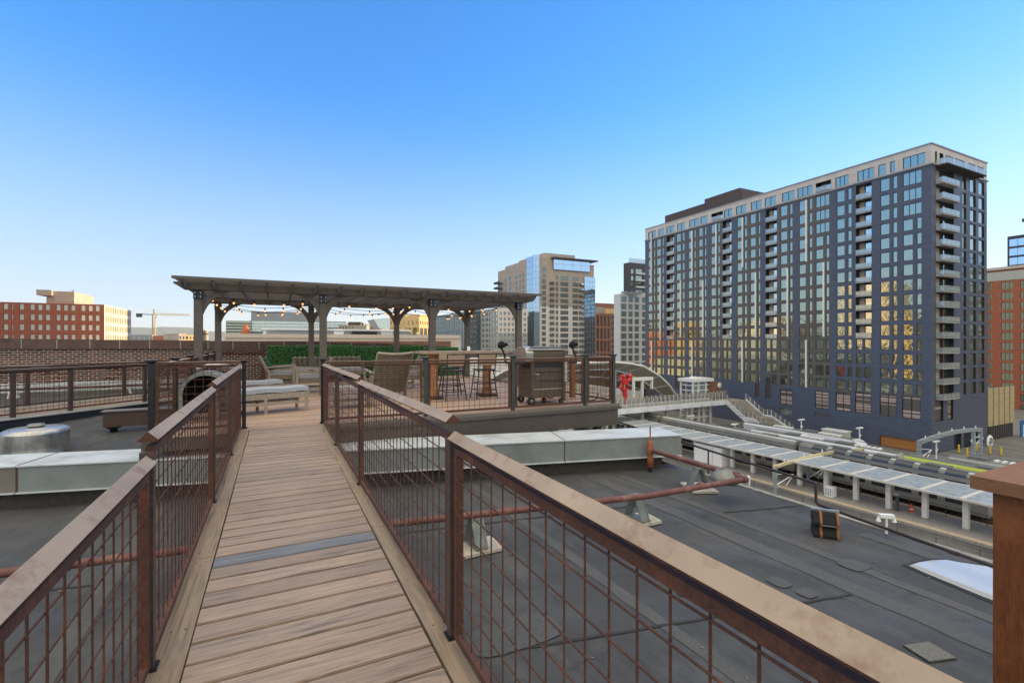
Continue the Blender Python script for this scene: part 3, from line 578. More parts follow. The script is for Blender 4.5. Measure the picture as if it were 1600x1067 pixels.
# pale apartments left of it, under the pergola arch
x0, y0 = XY(778, 236); x1 = PY(824, 500, y0).x; yb = PX(751, 500, x0).y; zt = zat(481, 236)
uf = lambda px: PY(px, 500, y0).x - x0; ul = lambda px: yb - PX(px, 500, x0).y; rz = rows_even(zat(487, 236), 2.72, 1.5, 15)
block('apartment_block', 'pale grey green apartment block with grid of square windows behind the pergola', x0, x1, y0, yb, zt, [M['greygreen'], M['tanpale']],
    {'front': [(cols_even(x1 - x0, 7, .52, .4), rz, 1)], 'left': [([(ul(753.5), ul(756.5)), (ul(764), ul(765.5)), (ul(768.5), ul(771)), (ul(773.5), ul(776.5))], rz, 1), ([(ul(759), ul(762.3))], rz, 2)]}, glass='winglass3', zones_extra={'front': [(0, x1 - x0, zat(520, 236), zt, 1)]})
x0, y0 = XY(731, 255); x1 = PY(752, 500, y0).x; yb = PX(676, 500, x0).y; zt = zat(486, 255); rz = rows_even(zat(490, 255), 2.9, 1.6, 12)
block('office_block', 'slate blue block with small scattered windows beside the pale apartments', x0, x1, y0, yb, zt, [M['slateblue'], M['teal']],
    {'front': [(cols_even(x1 - x0, 6, .4, .3), rz, 1)], 'left': [(cols_even(yb - y0, 14, .4, 1), rz, 1)]}, glass='winglass3', zones_extra={'left': [(0, yb - y0, GZ, zt, 1)]})
# brown brick with tall strips, white block, black topped block
x0, y0 = XY(927, 300); x1 = PY(968, 500, y0).x + 6; zt = zat(489, 300); uf = lambda px: PY(px, 500, y0).x - x0
t = block('brick_building', 'brown brick building with tall narrow window strips between two towers', x0, x1, y0, y0 + 30, zt, [M['brickbrown'], M['darkpanel']],
    {'front': [([(uf(a), uf(a + 3.6)) for a in (932.2, 938, 943.2, 949)], [(zat(509 + 20 * k, 300), zat(492.5 + 20 * k, 300)) for k in range(4)], 2), ([(uf(955.5), uf(959.5)), (uf(963), uf(966))], rows_even(zat(492, 300), 3.75, 2.4, 14), 1)]}, glass='trainglass', dep=.6)
add_box(t, 'penthouse', x0 + 2, x0 + uf(948), y0 + 3, y0 + 20, zt, zat(479, 300), 'greyclad'); add_box(t, 'wall_tier', x0 - 2, x1, y0 + 5, y0 + 24, zt, zat(472, 300), 'brickbrown'); add_box(t, 'wall_tier', x0 + uf(948), x1, y0 + 1, y0 + 4, zt, zat(481, 300), 'buff')
x0, y0 = XY(969, 196); x1 = x0 + 30; zt = zat(459, 196); uf = lambda px: PY(px, 500, y0).x - x0
block('white_block', 'white panelled block with square windows half hidden by the long tower', x0, x1, y0, y0 + 4, zt, [M['whitepanel']],
    {'front': [([(uf(a), uf(b)) for a, b in ((970.5, 979), (982, 988.5), (991.5, 998.5), (1003, 1010), (1013, 1020))], rows_even(zat(463, 196), 3.02, 2.2, 13), 2)]}, glass='midglass')
x0, y0 = XY(983, 226); x1 = x0 + 26; zt = zat(410, 226)
t = block('dark_block', 'dark apartment block with glass roof rail rising behind the white block', x0, x1, y0, y0 + 4, zt, [M['darkpanel']], {'front': [([(1.2, 2.9)], rows_even(zat(420, 226), 3.2, 2.2, 18), 1), ([(4, 8)], rows_even(zat(419, 226), 3.2, 2.2, 18), 2)]}, glass='winglass')
add_box(t, 'roof_rail', x0, x1, y0, y0 + .1, zt, zat(403, 226), 'balglass')
for k in range(8): z = zat(427, 226) - 3.2 * k; add_box(t, 'balcony', x0 + 3.8, x0 + 9, y0 - 1.2, y0 - .02, z - .3, z + .5, 'whitepanel')
# right edge: orange brick block (runs on beyond the frame), glass tower behind it, garage with screens
XB = 218; zt = zat(424, PX(1542, 500, XB).dot(Vector((_s, _c, 0)))); yb = PX(1528, 500, XB).y; yn = -70
ul = lambda px: yb - PX(px, 500, XB).y; cl = []
for (a, b) in ((1528, 1536), (1543, 1550), (1564, 1583), (1594, 1610)): cl.append((ul(a), ul(b)))
u = cl[-1][1] + 4
while u < yb - yn - 8: cl.append((u, u + 6)); u += 10
t = block('brick_building', 'orange brick building with stacked window bays right of the long tower', XB, XB + 30, yn, yb, zt, [M['orangebrick'], M['redbrick']], {'left': [(cl, rows_even(zt - 4.2, 3.35, 2.5, 13), 3)]}, glass='winglass', dep=.3)
add_box(t, 'cornice', XB - .6, XB + 30, yn - .5, yb + .5, zt, zt + .9, 'cream'); add_box(t, 'glass_storey', XB - .1, XB - .02, yn, yb, zt - 3.6, zt - .6, 'winglass3')
XG = 265; yb = PX(1574, 450, XG).y; dpt = PX(1574, 450, XG).dot(Vector((_s, _c, 0))); zt = zat(370, dpt)
t = block('glass_tower', 'distant glass tower with grey frame above the orange brick building', XG, XG + 40, 26, yb, zt, [M['darkpanel']], {'left': [(cols_even(yb - 26, 10, .86), rows_even(zt - 1.2, 3.7, 3.0, 17), 2)]}, glass='winglass2', dep=.3)
add_box(t, 'roof_overhang', XG - 6, XG + 42, 22, yb - 6, zt + 4, zt + 5.2, 'darkpanel'); add_box(t, 'penthouse', XG + 6, XG + 34, 32, yb - 14, zt, zt + 4, 'winglass2')
add_box(t, 'wing', XG, XG + 40, -30, 25.9, GZ, 37.5, 'darkpanel')  # unseen wing added to keep the low sun off the deck
mb = MB()
for k in range(14): mb.box(XG - .12, XG - .02, -29.5, 25.5, 34 - 3.7 * k, 36.8 - 3.7 * k)
build(mb, 'window_band', M['winglass2'], t)  # glazing on the added, unseen wing
gx0, gx1 = PY(1542, 600, 48.6).x + .3, PY(1585.5, 600, 48.6).x
t = thing('parking_garage', 'parking garage with buff slatted screens at the foot of the brick building', 'building', (gx0, 49, GZ))
zt, zs0 = zat(606, 108), zat(665, 108)
mb = MB(); mb.box(gx0, gx1, 48.9, 68, zs0 - 3.6, zt - .5); build(mb, 'wall', M['darkpanel'], t)
for k in range(5):
    w = (gx1 - gx0) / 5; add_box(t, 'slat_screen', gx0 + w * k + .25, gx0 + w * (k + 1) - .35, 48.55, 48.75, zs0, zt, 'screen')
mb = MB(); mb.box(gx0, gx1 - 3, 49.4, 60, GZ, zs0 - 3.6, 1); mb.box(gx0, gx1 - 1, 46.2, 50, zs0 - 3.9, zs0 - 3.6, 0)
for k in range(12): xx = gx0 + (gx1 - gx0) * k / 12; mb.box(xx, xx + .2, 48.7, 48.85, zs0 - 3.5, zs0 - .2, 0)
build(mb, 'entrance', [M['charcoal'], M['brickbrown']], t)
c = P(1566.5, 675, zat(675, 100)); sg = thing('parking_sign', 'round white parking sign with letter P over garage entrance', 'sign', (c.x, 46.3, zs0 - 2.8))
mb = MB(); mb.lathe((c.x, 46.15, zs0 - 2.3), [(.01, -.12), (1.35, -.12), (1.45, 0), (1.35, .12), (.01, .12)], 24, axis='y'); build(mb, 'disc', M['white'], sg)
mb = MB()
mb.box(c.x - .5, c.x - .25, 45.93, 46.0, zs0 - 3.1, zs0 - 1.5); mb.box(c.x - .25, c.x + .4, 45.93, 46.0, zs0 - 1.72, zs0 - 1.5); mb.box(c.x - .25, c.x + .4, 45.93, 46.0, zs0 - 2.5, zs0 - 2.28); mb.box(c.x + .4, c.x + .62, 45.93, 46.0, zs0 - 2.42, zs0 - 1.58)
build(mb, 'letter', M['darkpanel'], sg)
bx = PY(1589, 660, 47).x
bn = thing('wall_banner', 'blue and white vertical banner at the garage corner', 'banner', (gx1, 48, zs0 - 5)); mb = MB(); mb.box(gx1 - 1.2, gx1 + .6, 47.2, 47.4, zs0 - 5.0, zs0 + .6, 0); mb.box(gx1 + .0, gx1 + .5, 47.14, 47.18, zs0 - 4.6, zs0 - .4, 1); build(mb, 'panel', [mat('banner_blue', srgb(36, 110, 176)), M['white']], bn)
# left edge: red brick block with sunlit flank
x1, y0 = XY(163, 150); ye = PX(205, 500, x1).y; x0 = PY(-60, 500, y0).x; zt = zat(476, 150)
uf = lambda px: PY(px, 500, y0).x - x0; zl = lambda x: x / 7.27
cf = [(uf(zl(a)), uf(zl(b))) for a, b in ((-280, -222), (-190, -134), (-102, -46), (37, 94), (130, 153), (219, 274), (342, 396), (429, 483), (516, 569), (638, 689), (721, 772), (806, 857), (921, 971), (1003, 1053), (1083, 1133))]
t = block('brick_building', 'red brick building with three-window groups above the old brick wall', x0, x1, y0, ye, zt, [M['redbrick'], M['cream']],
    {'front': [(cf, rows_even(zat(477.7, 150), 3.0, 1.85, 8), 1)], 'right': [(cols_even(ye - y0, 15, .45, .8), rows_even(zat(478.5, 150), 3.0, 1.85, 8), 1)]}, glass='blindglass', dep=.2, zones_extra={'right': [(0, ye - y0, GZ, zt, 1)]})
ua = PY(52, 466, y0 + 4).x; ub = PY(116, 466, y0 + 4).x
add_box(t, 'penthouse', ua + 3, ub, y0 + 4, y0 + 22, zt, zat(457.5, 153), 'tan'); add_box(t, 'penthouse', ua + 1, ua + 4.5, y0 + 3, y0 + 9, zat(464.5, 153), zat(456.5, 153), 'tan')
mb = MB(); ax = PY(108.5, 450, y0 + 5).x; mb.tube([(ax, y0 + 8, zat(457.5, 153)), (ax, y0 + 8, zat(453, 153))], .12, 6); mb.box(ax - .6, ax + .6, y0 + 7.8, y0 + 8.2, zat(454.5, 153), zat(454, 153)); build(mb, 'roof_vent', M['greyclad'], t)
# tower crane
x0, y0 = XY(240.5, 420); zc = zat(492, 420); t = thing('tower_crane', 'yellow tower crane far off beside the red brick building', 'crane', (x0, y0, GZ))
mb = MB(); hw = 1.0
for sx in (-1, 1):
    for sy in (-1, 1): mb.tube([(x0 + sx * hw, y0 + sy * hw, GZ), (x0 + sx * hw, y0 + sy * hw, zc)], .22, 4)
z = GZ; k = 0
while z < zc - 2: mb.bar((x0 - hw, y0 - hw, z), (x0 + hw, y0 - hw, z + 2), .2, .2); mb.bar((x0 + hw, y0 - hw, z), (x0 - hw, y0 - hw, z + 2), .2, .2); z += 2
build(mb, 'mast', M['craney'], t)
mb = MB(); L = PY(297, 492, y0).x - x0; n = 22
for zz, yy in ((0, -.8), (0, .8), (1.6, 0)): mb.tube([(x0, y0 + yy, zc + zz), (x0 + L, y0 + yy, zc + zz * .6)], .16, 4)
for k in range(n): a, b = x0 + L * k / n, x0 + L * (k + 1) / n; mb.bar((a, y0 - .8, zc), ((a + b) / 2, y0, zc + 1.4), .14, .14); mb.bar(((a + b) / 2, y0, zc + 1.4), (b, y0 - .8, zc), .14, .14)
build(mb, 'jib', M['craney'], t)
l2 = x0 - PY(213, 492, y0).x; mb = MB(); mb.box(x0 - l2, x0, y0 - .8, y0 + .8, zc, zc + .6); mb.box(x0 - l2, x0 - l2 + 4, y0 - .9, y0 + .9, zc - 2.2, zc + 1); build(mb, 'counter_jib', M['darkpanel'], t)
mb = MB(); mb.bar((x0, y0, zc), (x0, y0, zc + 5), .9, .9); mb.bar((x0, y0, zc + 5), (x0 + L * .6, y0, zc + 1.2), .12, .12); mb.bar((x0, y0, zc + 5), (x0 - l2 * .8, y0, zc + .6), .12, .12); build(mb, 'apex', M['craney'], t)
add_box(t, 'cab', x0 + 1, x0 + 3, y0 - 1.6, y0 - .2, zc - 2.4, zc - .1, 'white')
# low skyline beyond the brick wall
def far_block(name, label, pxa, pxb, ya, dep_, m, specs=None, deep=18, **k):
    a, y = XY(pxa, dep_); b = PY(pxb, 500, y).x; return block(name, label, a, b, y, y + deep, zat(ya, dep_), [M[m]], specs or {}, **k), a, b, y
far_block('low_building', 'low grey flat roofed building left of the crane mast', 205, 238, 523, 330, 'greyclad', {'front': [(cols_even(14, 5, .5), [(zat(530, 330), zat(526, 330))], 1)]})
far_block('low_building', 'small orange brick building at the crane foot', 247, 262, 524, 300, 'orangebrick', {'front': [(cols_even(5.9, 3, .5), [(zat(531, 300), zat(527, 300))], 1)]}, rot=R(40))
far_block('low_building', 'tan building with stepped roof right of the crane mast', 262, 276, 521, 290, 'tan', {'front': [(cols_even(5.3, 3, .5), [(zat(530, 290), zat(525, 290))], 1)]}, rot=R(35))
far_block('low_building', 'buff low building with pale front near the pergola post', 277, 300, 523.5, 320, 'buff', {'front': [(cols_even(9, 5, .5), [(zat(530, 320), zat(526, 320))], 1)]}, rot=R(30))
x0, y0 = XY(320.5, 260); t = thing('water_tank', 'round water tank with conical lid between two pergola posts', 'water tank', (x0, y0, GZ)); mb = MB(); mb.lathe((x0, y0, 0), [(1.5, GZ), (1.5, zat(517, 260)), (1.65, zat(517, 260)), (.05, zat(513.5, 260))], 16); build(mb, 'tank', M['tanpale'], t); mb = MB(); mb.lathe((x0, y0, 0), [(1.53, zat(523, 260)), (1.56, zat(522, 260)), (1.53, zat(521, 260))], 16); build(mb, 'hoop', M['rust'], t)
# glass office block and the long pale parapet building in front of it
t, a, b, y = far_block('glass_office', 'wide glass office block with grey roof storey seen through the pergola', 391, 541, 500, 232, 'greyclad', deep=30)
zz = lambda q: zat(q, 232)
mb = MB(); mb.box(a + .2, b - .2, y - .3, y - .04, zz(518), zz(501), 1); nn = 44
for k in range(nn + 1): xx = a + .2 + (b - a - .4) * k / nn; mb.box(xx - .05, xx + .05, y - .36, y - .3, zz(518), zz(501), 0)
for q in (501, 505.5, 510, 514.5, 518): mb.box(a, b, y - .4, y - .3, zz(q) - .12, zz(q) + .12, 0)
build(mb, 'curtain_wall', [M['greyclad'], M['winglass3']], t)
add_box(t, 'penthouse', PY(392, 490, y).x, PY(500, 490, y).x, y + 2, y + 20, zz(500), zz(486), 'greyclad'); 
t, a, b, y = far_block('glass_office', 'dark banded glass building with peaked gable left of the office block', 353, 393, 501, 226, 'darkpanel', deep=20)
mb = MB()
for k in range(5): mb.box(a + .1, b - .1, y - .2, y - .03, zat(522 - 4.4 * k, 226), zat(519.3 - 4.4 * k, 226), 0)
build(mb, 'window_band', M['winglass'], t)
x0, y0 = XY(384, 155); t = thing('brick_turret', 'small orange brick turret with pointed top before the banded glass building', 'turret', (x0, y0, GZ)); mb = MB()
mb.lathe((x0, y0, 0), [(1.5, GZ), (1.5, zat(521, 155)), (1.1, zat(515, 155)), (.35, zat(507, 155)), (.3, zat(505.5, 155)), (.02, zat(505, 155))], 8, sm=False); build(mb, 'wall', M['orangebrick'], t)
t, a, b, y = far_block('warehouse', 'long grey warehouse with white roof edge behind the pale parapet', 410, 640, 515.5, 120, 'greyclad', deep=30)
add_box(t, 'roof_edge', a - .3, b + .3, y - .3, y + 30, zat(515.5, 120), zat(513, 120), 'white'); 
for (pa, pb, m) in ((411, 416, 'white'), (521, 536, 'white'), (549, 588, 'darkroom'), (594, 612, 'whitepanel')): add_box(t, 'roof_unit', PY(pa, 520, y).x, PY(pb, 520, y).x, y - 1.2, y - .4, zat(524, 120), zat(517, 120), m)
a0, y0 = XY(352, 44); b0 = PY(720, 530, y0).x; zt = zat(522.5, 44)
t = thing('parapet_building', 'long cream parapet building directly beyond the hedge and old wall', 'building', ((a0 + b0) / 2, y0, GZ)); mb = MB(); mb.box(a0, b0, y0, y0 + 16, GZ, PY(700, 524, y0).z); mb.box(a0, PY(705, 520, y0).x + 1, y0 - .12, y0, PY(400, 522, y0).z - .35, PY(400, 522, y0).z + .02); build(mb, 'wall', M['cream'], t); add_box(t, 'wall_panel', PY(355, 530, y0).x, PY(704, 530, y0).x, y0 - .1, y0 - .02, PY(500, 552, y0).z, PY(600, 533, y0).z, 'brickbrown')
# sunlit corner block and angular glass block
x0, y0 = XY(645, 178); t = block('corner_block', 'buff stone block catching the low sun between pergola posts', x0 - 6, x0 + 6, y0 - 6, y0 + 6, zat(493, 178), [M['buff'], M['teal']], {'front': [(cols_even(12, 7, .35), [(zat(508, 178), zat(503, 178))], 1), (cols_even(12, 4, .8), [(zat(525, 178), zat(513, 178))], 3)], 'right': [(cols_even(12, 7, .35), [(zat(508, 178), zat(503, 178))], 1), (cols_even(12, 4, .8), [(zat(525, 178), zat(513, 178))], 3)]}, rot=R(-44), glass='winglass')
x0, y0 = XY(606, 240); t = thing('angular_building', 'pale slanted roof building behind the centre rear pergola post', 'building', (x0, y0, GZ)); mb = MB()
pa, pb = PY(584, 500, y0).x, PY(640, 500, y0).x; mb.prism([(pa + 3, y0, GZ), (pb, y0, GZ), (pb, y0, zat(494, 240)), (pa, y0, zat(499, 240)), (pa + 3.4, y0, zat(517, 240))], (0, 18, 0)); build(mb, 'wall', M['winglass3'], t)
t, a, b, y = far_block('low_building', 'brown low building with stepped penthouse right of the front pergola post', 541, 585, 508, 200, 'tan', {'front': [(cols_even(11.4, 9, .5), [(zat(514, 200), zat(510, 200))], 1)]}, rot=R(-20)); add_box(t, 'penthouse', a + 3.4, a + 8.5, y + 2, y + 8, zat(508, 200), zat(502.5, 200), 'brownroof')
far_block('low_building', 'small ochre building under the slanted roof building', 592, 612, 514, 190, 'orangebrick', {'front': [(cols_even(5, 4, .5), [(zat(520, 190), zat(516, 190))], 1)]}, rot=R(-24))
# blocks outside the frame on the left: their sunlit flanks stand in the tower's window glass
block('brick_building', 'tall cream brick block reflected in the tower windows', -84, -62, 139, 164, 34, [M['cream'], M['buff']], {'right': [(cols_even(25, 6, .45), rows_even(32, 3.6, 2.1, 13), 1)]}, glass='trainglass', most=20)
block('brick_building', 'buff stone block with wide windows reflected in the tower glass', -86, -60, 112, 136, 15, [M['buff']], {'right': [(cols_even(24, 6, .5), rows_even(13, 3.6, 2.0, 8), 1)]}, glass='trainglass', most=20)
block('brick_building', 'long low sandstone block reflected in the tower base windows', -100, -70, 54, 109, 16, [M['cream']], {'right': [(cols_even(54, 14, .45), rows_even(14, 3.6, 2.0, 8), 1)]}, glass='trainglass', most=20)

def roof_units(nm, spots, zt):
    t_ = [o for o in COL.objects if o.get('label') == nm][0]
    for (x, y, w, dd, h, m) in spots: add_box(t_, 'roof_unit', x - w / 2, x + w / 2, y - dd / 2, y + dd / 2, zt, zt + h, m)
for (nm, pxs, dep_, yt) in (('pale grey green apartment block with grid of square windows behind the pergola', ((785, 5, 1.6), (800, 3, 2.4), (812, 6, 1.2)), 243, 481), ('white panelled block with square windows half hidden by the long tower', ((976, 2, 1.2), (986, 3, .8), (998, 2.2, 1.6)), 198, 459), ('slate blue block with small scattered windows beside the pale apartments', ((735, 3, 1.8), (745, 4, 1.2)), 262, 486)):
    roof_units(nm, [(*XY(p_, dep_), w_, 2.0, h_, 'greyclad') for p_, w_, h_ in pxs], zat(yt, dep_ - 3) + .02)
# ------------------------------------------------------------------ rail station (v across the tracks, q along them)
def rbox(mb, v0, v1, q0, q1, z0, z1, mi=0): mb.obox(rail((v0 + v1) / 2, (q0 + q1) / 2, (z0 + z1) / 2), RV_, RU, Z3, abs(v1 - v0) / 2, abs(q1 - q0) / 2, abs(z1 - z0) / 2, mi)
def rthing(name, label, cat, v, q, z=GZ, group=None): return thing(name, label, cat, rail(v, q, z), group)
def rq(px, py, q):
    d = ray(px, py); dv = d[0] * RV_.x + d[1] * RV_.y; dq = d[0] * RU.x + d[1] * RU.y; t = q / dq; return dv * t, EYE + d[2] * t
def rz_(px, py, z): p = P(px, py, z); return p.dot(RV_), p.dot(RU)
# track beds and rails
for i, (va, vb) in enumerate(((60, 64.6), (73.2, 80.9), (85.8, 98.5))):
    mb = MB(); rbox(mb, va, vb, -30, 190, GZ - .02, GZ + .02 + .004 * i); build(mb, 'track_bed', M['ballast'], kind='structure')
mb = MB()
for v in (62, 75.4, 79.2, 88.2, 91.9, 95.6):
    for s in (-.72, .72): rbox(mb, v + s - .05, v + s + .05, -30, 190, GZ + .12, GZ + .28)
build(mb, 'tracks', M['railsteel'], kind='structure')
mb = MB()
for v in (62, 75.4, 79.2):
    for k in range(200): rbox(mb, v - 1.25, v + 1.25, -20 + k * .65, -19.75 + k * .65, GZ + .02, GZ + .12)
build(mb, 'railway_sleepers', M['sleeper'], kind='structure')
# platforms: paving on a wall with coping, yellow edge strips
def platform(v0, v1, q0, q1):
    mb = MB(); rbox(mb, v0 + .15, v1 - .15, q0, q1, GZ - 3, PZ - .3, 1); rbox(mb, v0, v1, q0 - .1, q1 + .1, PZ - .3, PZ, 0)
    rbox(mb, v0 + .25, v0 + .95, q0, q1, PZ + .001, PZ + .006, 2); rbox(mb, v1 - .95, v1 - .25, q0, q1, PZ + .001, PZ + .006, 2)
    q = q0
    while q < q1: rbox(mb, v0 + .1, v0 + .152, q, q + .07, GZ - 3, PZ - .32, 3); q += 3.6
    rbox(mb, v0 + .06, v0 + .149, q0, q1, PZ - .62, PZ - .5, 1)
    build(mb, 'platform', [M['platf'], M['conc'], M['tactile'], M['ballast']], kind='structure')
platform(65.3, 72.9, -30, 130); platform(81.2, 85.4, -30, 130); platform(99, 104, -10, 66)
mb = MB(); rbox(mb, 56, 61.5, -30, 160, GZ - 2.2, GZ - .6); build(mb, 'service_road', M['conc'], kind='structure')
mb = MB()
for k in range(9): mb.obox(rail(124 + k * 6, 30 - k * 2.2, GZ + .01), RV_, RU, Z3, 1.6, .3, .004)
mb.obox(rail(140, 20, GZ + .008), RV_, RU, Z3, 22, 9, .004, 1); build(mb, 'plaza_paving', [M['white'], M['conc']], kind='structure')
# glass canopy over the near platform
ca = rthing('platform_canopy', 'long glazed platform canopy on white columns above the near platform', 'canopy', 70.6, 55, PZ); cz = PZ + 3.6; q0, q1, p_ = 12, 96, 3.62
mb = MB(); rbox(mb, 67.25, 73.9, q0, q1, cz + .02, cz + .05); build(mb, 'glass_roof', M['canopy'], ca)
mb = MB(); rbox(mb, 67.1, 67.3, q0, q1, cz - .16, cz + .08); rbox(mb, 73.85, 74.05, q0, q1, cz - .16, cz + .08)
for v in (68.9, 70.6, 72.2): rbox(mb, v - .03, v + .03, q0, q1, cz - .06, cz + .018)
build(mb, 'edge_beam', M['offwhite'], ca)
k = 0; qs = [22.5 + p_ * i for i in range(-2, 20)]
for q in qs:
    mb = MB(); rbox(mb, 67.3, 73.85, q - .2, q + .2, cz + .055, cz + .1); build(mb, 'rib', M['offwhite'], ca)
    mb = MB(); rbox(mb, 68.15, 68.65, q - .25, q + .25, PZ + .25, cz); rbox(mb, 68.1, 68.7, q - .3, q + .3, PZ, PZ + .25, 1); build(mb, 'column', [M['offwhite'], M['conc']], ca)
    mb = MB(); rbox(mb, 67.3, 73.85, q + p_ / 4 - .02, q + p_ / 4 + .02, cz - .04, cz + .018); rbox(mb, 67.3, 73.85, q + p_ * .75 - .02, q + p_ * .75 + .02, cz - .04, cz + .018); rbox(mb, 67.3, 73.85, q + p_ / 2 - .03, q + p_ / 2 + .03, cz - .05, cz + .018); build(mb, 'purlin', M['white'], ca)
# trains
def car_profile(w, h, rr): 
    p = [(-w / 2, 0)]; 
    for i in range(7): a = R(180 - 15 * i); p.append((-w / 2 + rr + rr * math.cos(a), h - rr * .7 + rr * .7 * math.sin(a)))
    p += [(-x, z) for x, z in p[::-1]]; return p
def coach(t, vc, qa, qb, z0, w, h, rr, m_side, m_roof, name='coach_body', rt=.72):
    mb = MB(); pr = car_profile(w, h, rr); a = [rail(vc + x, qa, z0 + z) for x, z in pr]; b = [rail(vc + x, qb, z0 + z) for x, z in pr]; n = len(pr)
    for i in range(n): j = (i + 1) % n; roof = 1 if (min(pr[i][1], pr[j][1]) > h - rr * rt) else 0; mb.face([a[i], a[j], b[j], b[i]], roof, roof == 1)
    mb.face(a[::-1], 0); mb.face(b, 0); return build(mb, name, [M[m_side], M[m_roof]], t)
def bilevel(label, qa, qb, shoulder):
    t = rthing('passenger_train', label, 'train', 79.1, (qa + qb) / 2, GZ + .3, 'silver coaches standing beside the canopy'); z0, w, h, vc = GZ + .95, 3.1, 4.9, 79.1; vn = vc - w / 2
    coach(t, vc, qa, qb, z0, w, h, 1.0, 'silver', 'silverroof'); n = 7; p = (qb - qa - 3.4) / n
    for k in range(n):
        a = qa + 1.7 + p * k
        mb = MB(); rbox(mb, vn - .03, vn - .004, a + .32, a + p - .32, z0 + 3.05, z0 + 3.75); build(mb, 'window', M['trainglass'], t)
        mb = MB(); rbox(mb, vn - .03, vn - .004, a + .42, a + p - .42, z0 + .9, z0 + 1.6); build(mb, 'window', M['trainglass'], t)
        if shoulder:
            mb = MB(); q = []
            for i in range(5): an = R(172 - 20 * i); q.append((vc - w / 2 + 1.0 + 1.03 * math.cos(an), h - .7 + .73 * math.sin(an)))
            for (x0, zz0), (x1, zz1) in zip(q, q[1:]): mb.face([rail(x0, a + .34, z0 + zz0), rail(x0, a + p - .34, z0 + zz0), rail(x1, a + p - .34, z0 + zz1), rail(x1, a + .34, z0 + zz1)], 0, True)
            build(mb, 'roof_window', M['trainglass'], t); mb = MB(); rbox(mb, vc - 1.02, vc - .72, a - .26, a + .26, z0 + h - .2, z0 + h + .03); build(mb, 'roof_bracket', M['white'], t)
    if not shoulder: mb = MB(); rbox(mb, vc - 1.0, vc - .6, qa + .2, qb - .2, z0 + h - .1, z0 + h + .02); build(mb, 'roof_edge', M['white'], t)
    mb = MB(); rbox(mb, vn - .02, vn, qa + .1, qb - .1, z0 + 2.2, z0 + 2.32); build(mb, 'side_band', M['silverroof'], t)
    mb = MB(); rbox(mb, vc - .9, vc + .9, qb + .01, qb + .5, z0 + .4, z0 + 4.4); build(mb, 'gangway', M['blueglass'], t)
    mb = MB()
    for qq in (qa + 3, qb - 3):
        rbox(mb, vc - 1.2, vc + 1.2, qq - 1.6, qq + 1.6, GZ + .5, z0 + .3, 0)
        for d in (-1, 1): mb.lathe(rail(vc - 1.0, qq + d, GZ + .74), [(.01, -.08), (.44, -.08), (.44, .08), (.01, .08)], 12, axis='x', mi=0)
    build(mb, 'bogie', M['blueglass'], t)
    for k in range(3): mb = MB(); rbox(mb, vc - .5, vc + .6, qa + 4 + 6 * k, qa + 6.5 + 6 * k, z0 + h - .02, z0 + h + .22); build(mb, 'roof_unit', M['silverroof'], t)
    return t
bilevel('silver double deck coach with curved dark roof windows behind the glass canopy', 23.5, 46.2, True)
bilevel('silver coach with white roof edge and dark window row in front of the bridge supports', 46.9, 76.2, False)
bilevel('silver coach half hidden under the footbridge beyond the canopy', 76.9, 104, False)
def lrv(label, vc, qa, qb, skin, lead=True, h=4.15, w=2.8):
    t = rthing('light_rail_train', label, 'train', vc, (qa + qb) / 2, GZ + .3); z0 = GZ + .5; coach(t, vc, qa, qb, z0, w, h, .8, skin, 'silverroof', rt=.2); vn = vc - w / 2
    n = max(3, int((qb - qa) / 3.2)); p = (qb - qa - 2) / n
    for k in range(n): mb = MB(); rbox(mb, vn - .03, vn - .004, qa + 1 + p * k + .25, qa + 1 + p * (k + 1) - .25, z0 + 1.6, z0 + 2.55); build(mb, 'window', M['trainglass'], t)
    for k in range(int((qb - qa) / 9)): 
        mb = MB()
        for j in range(5): rbox(mb, vc - .7, vc + .5, qa + 2.5 + 9 * k + j * .8, qa + 2.9 + 9 * k + j * .8, z0 + h, z0 + h + .25, 1)
        rbox(mb, vc - .8, vc + .8, qa + 6.8 + 9 * k, qa + 9 + 9 * k, z0 + h - .01, z0 + h + .3, 0)
        build(mb, 'roof_unit', [M['silverroof'], M['white']], t)
    mb = MB(); q = qa + 6; mb.tube([rail(vc, q, z0 + h + .2), rail(vc, q + 1.2, z0 + h + 1.0), rail(vc, q, z0 + h + 1.6)], .05, 5); mb.bar(rail(vc - .8, q, z0 + h + 1.6), rail(vc + .8, q, z0 + h + 1.6), .08, .06); build(mb, 'pantograph', M['darkpanel'], t)
    if lead:
        mb = MB(); pr = car_profile(w, h, .8); rings = []
        for s_, o_ in ((1, 0), (.94, -.7), (.8, -1.3), (.55, -1.7)): rings.append([rail(vc + x * s_, qa + o_, z0 + z * (s_ * .5 + .5)) for x, z in pr])
        m_ = len(pr); mb.add([q for r_ in rings for q in r_], [(i * m_ + j, i * m_ + (j + 1) % m_, (i + 1) * m_ + (j + 1) % m_, (i + 1) * m_ + j) for i in range(3) for j in range(m_)], 0, True); mb.face(rings[-1], 1); build(mb, 'nose', [M[skin], M['trainglass']], t)
    return t
lrv('white sided light rail train behind the silver coaches, ending at the lime yellow one', 89.3, 37.4, 62, 'trainwhite', False)
lrv('lime yellow light rail train behind the grey overhead portal', 89.3, 10, 36.2, 'lime', False)
lrv('grey roofed train with rounded white nose near the stair foot', 95.4, 46.6, 68, 'trainwhite')
lrv('grey roofed train running past the yellow bollards', 95.4, 4, 33, 'silver', False)
mb = MB(); vv, qq = rz_(1302, 683, GZ + 1); sh = rthing('utility_shed', 'long white flat roofed shed against the blue grey tower wall', 'shed', 110.8, 58)
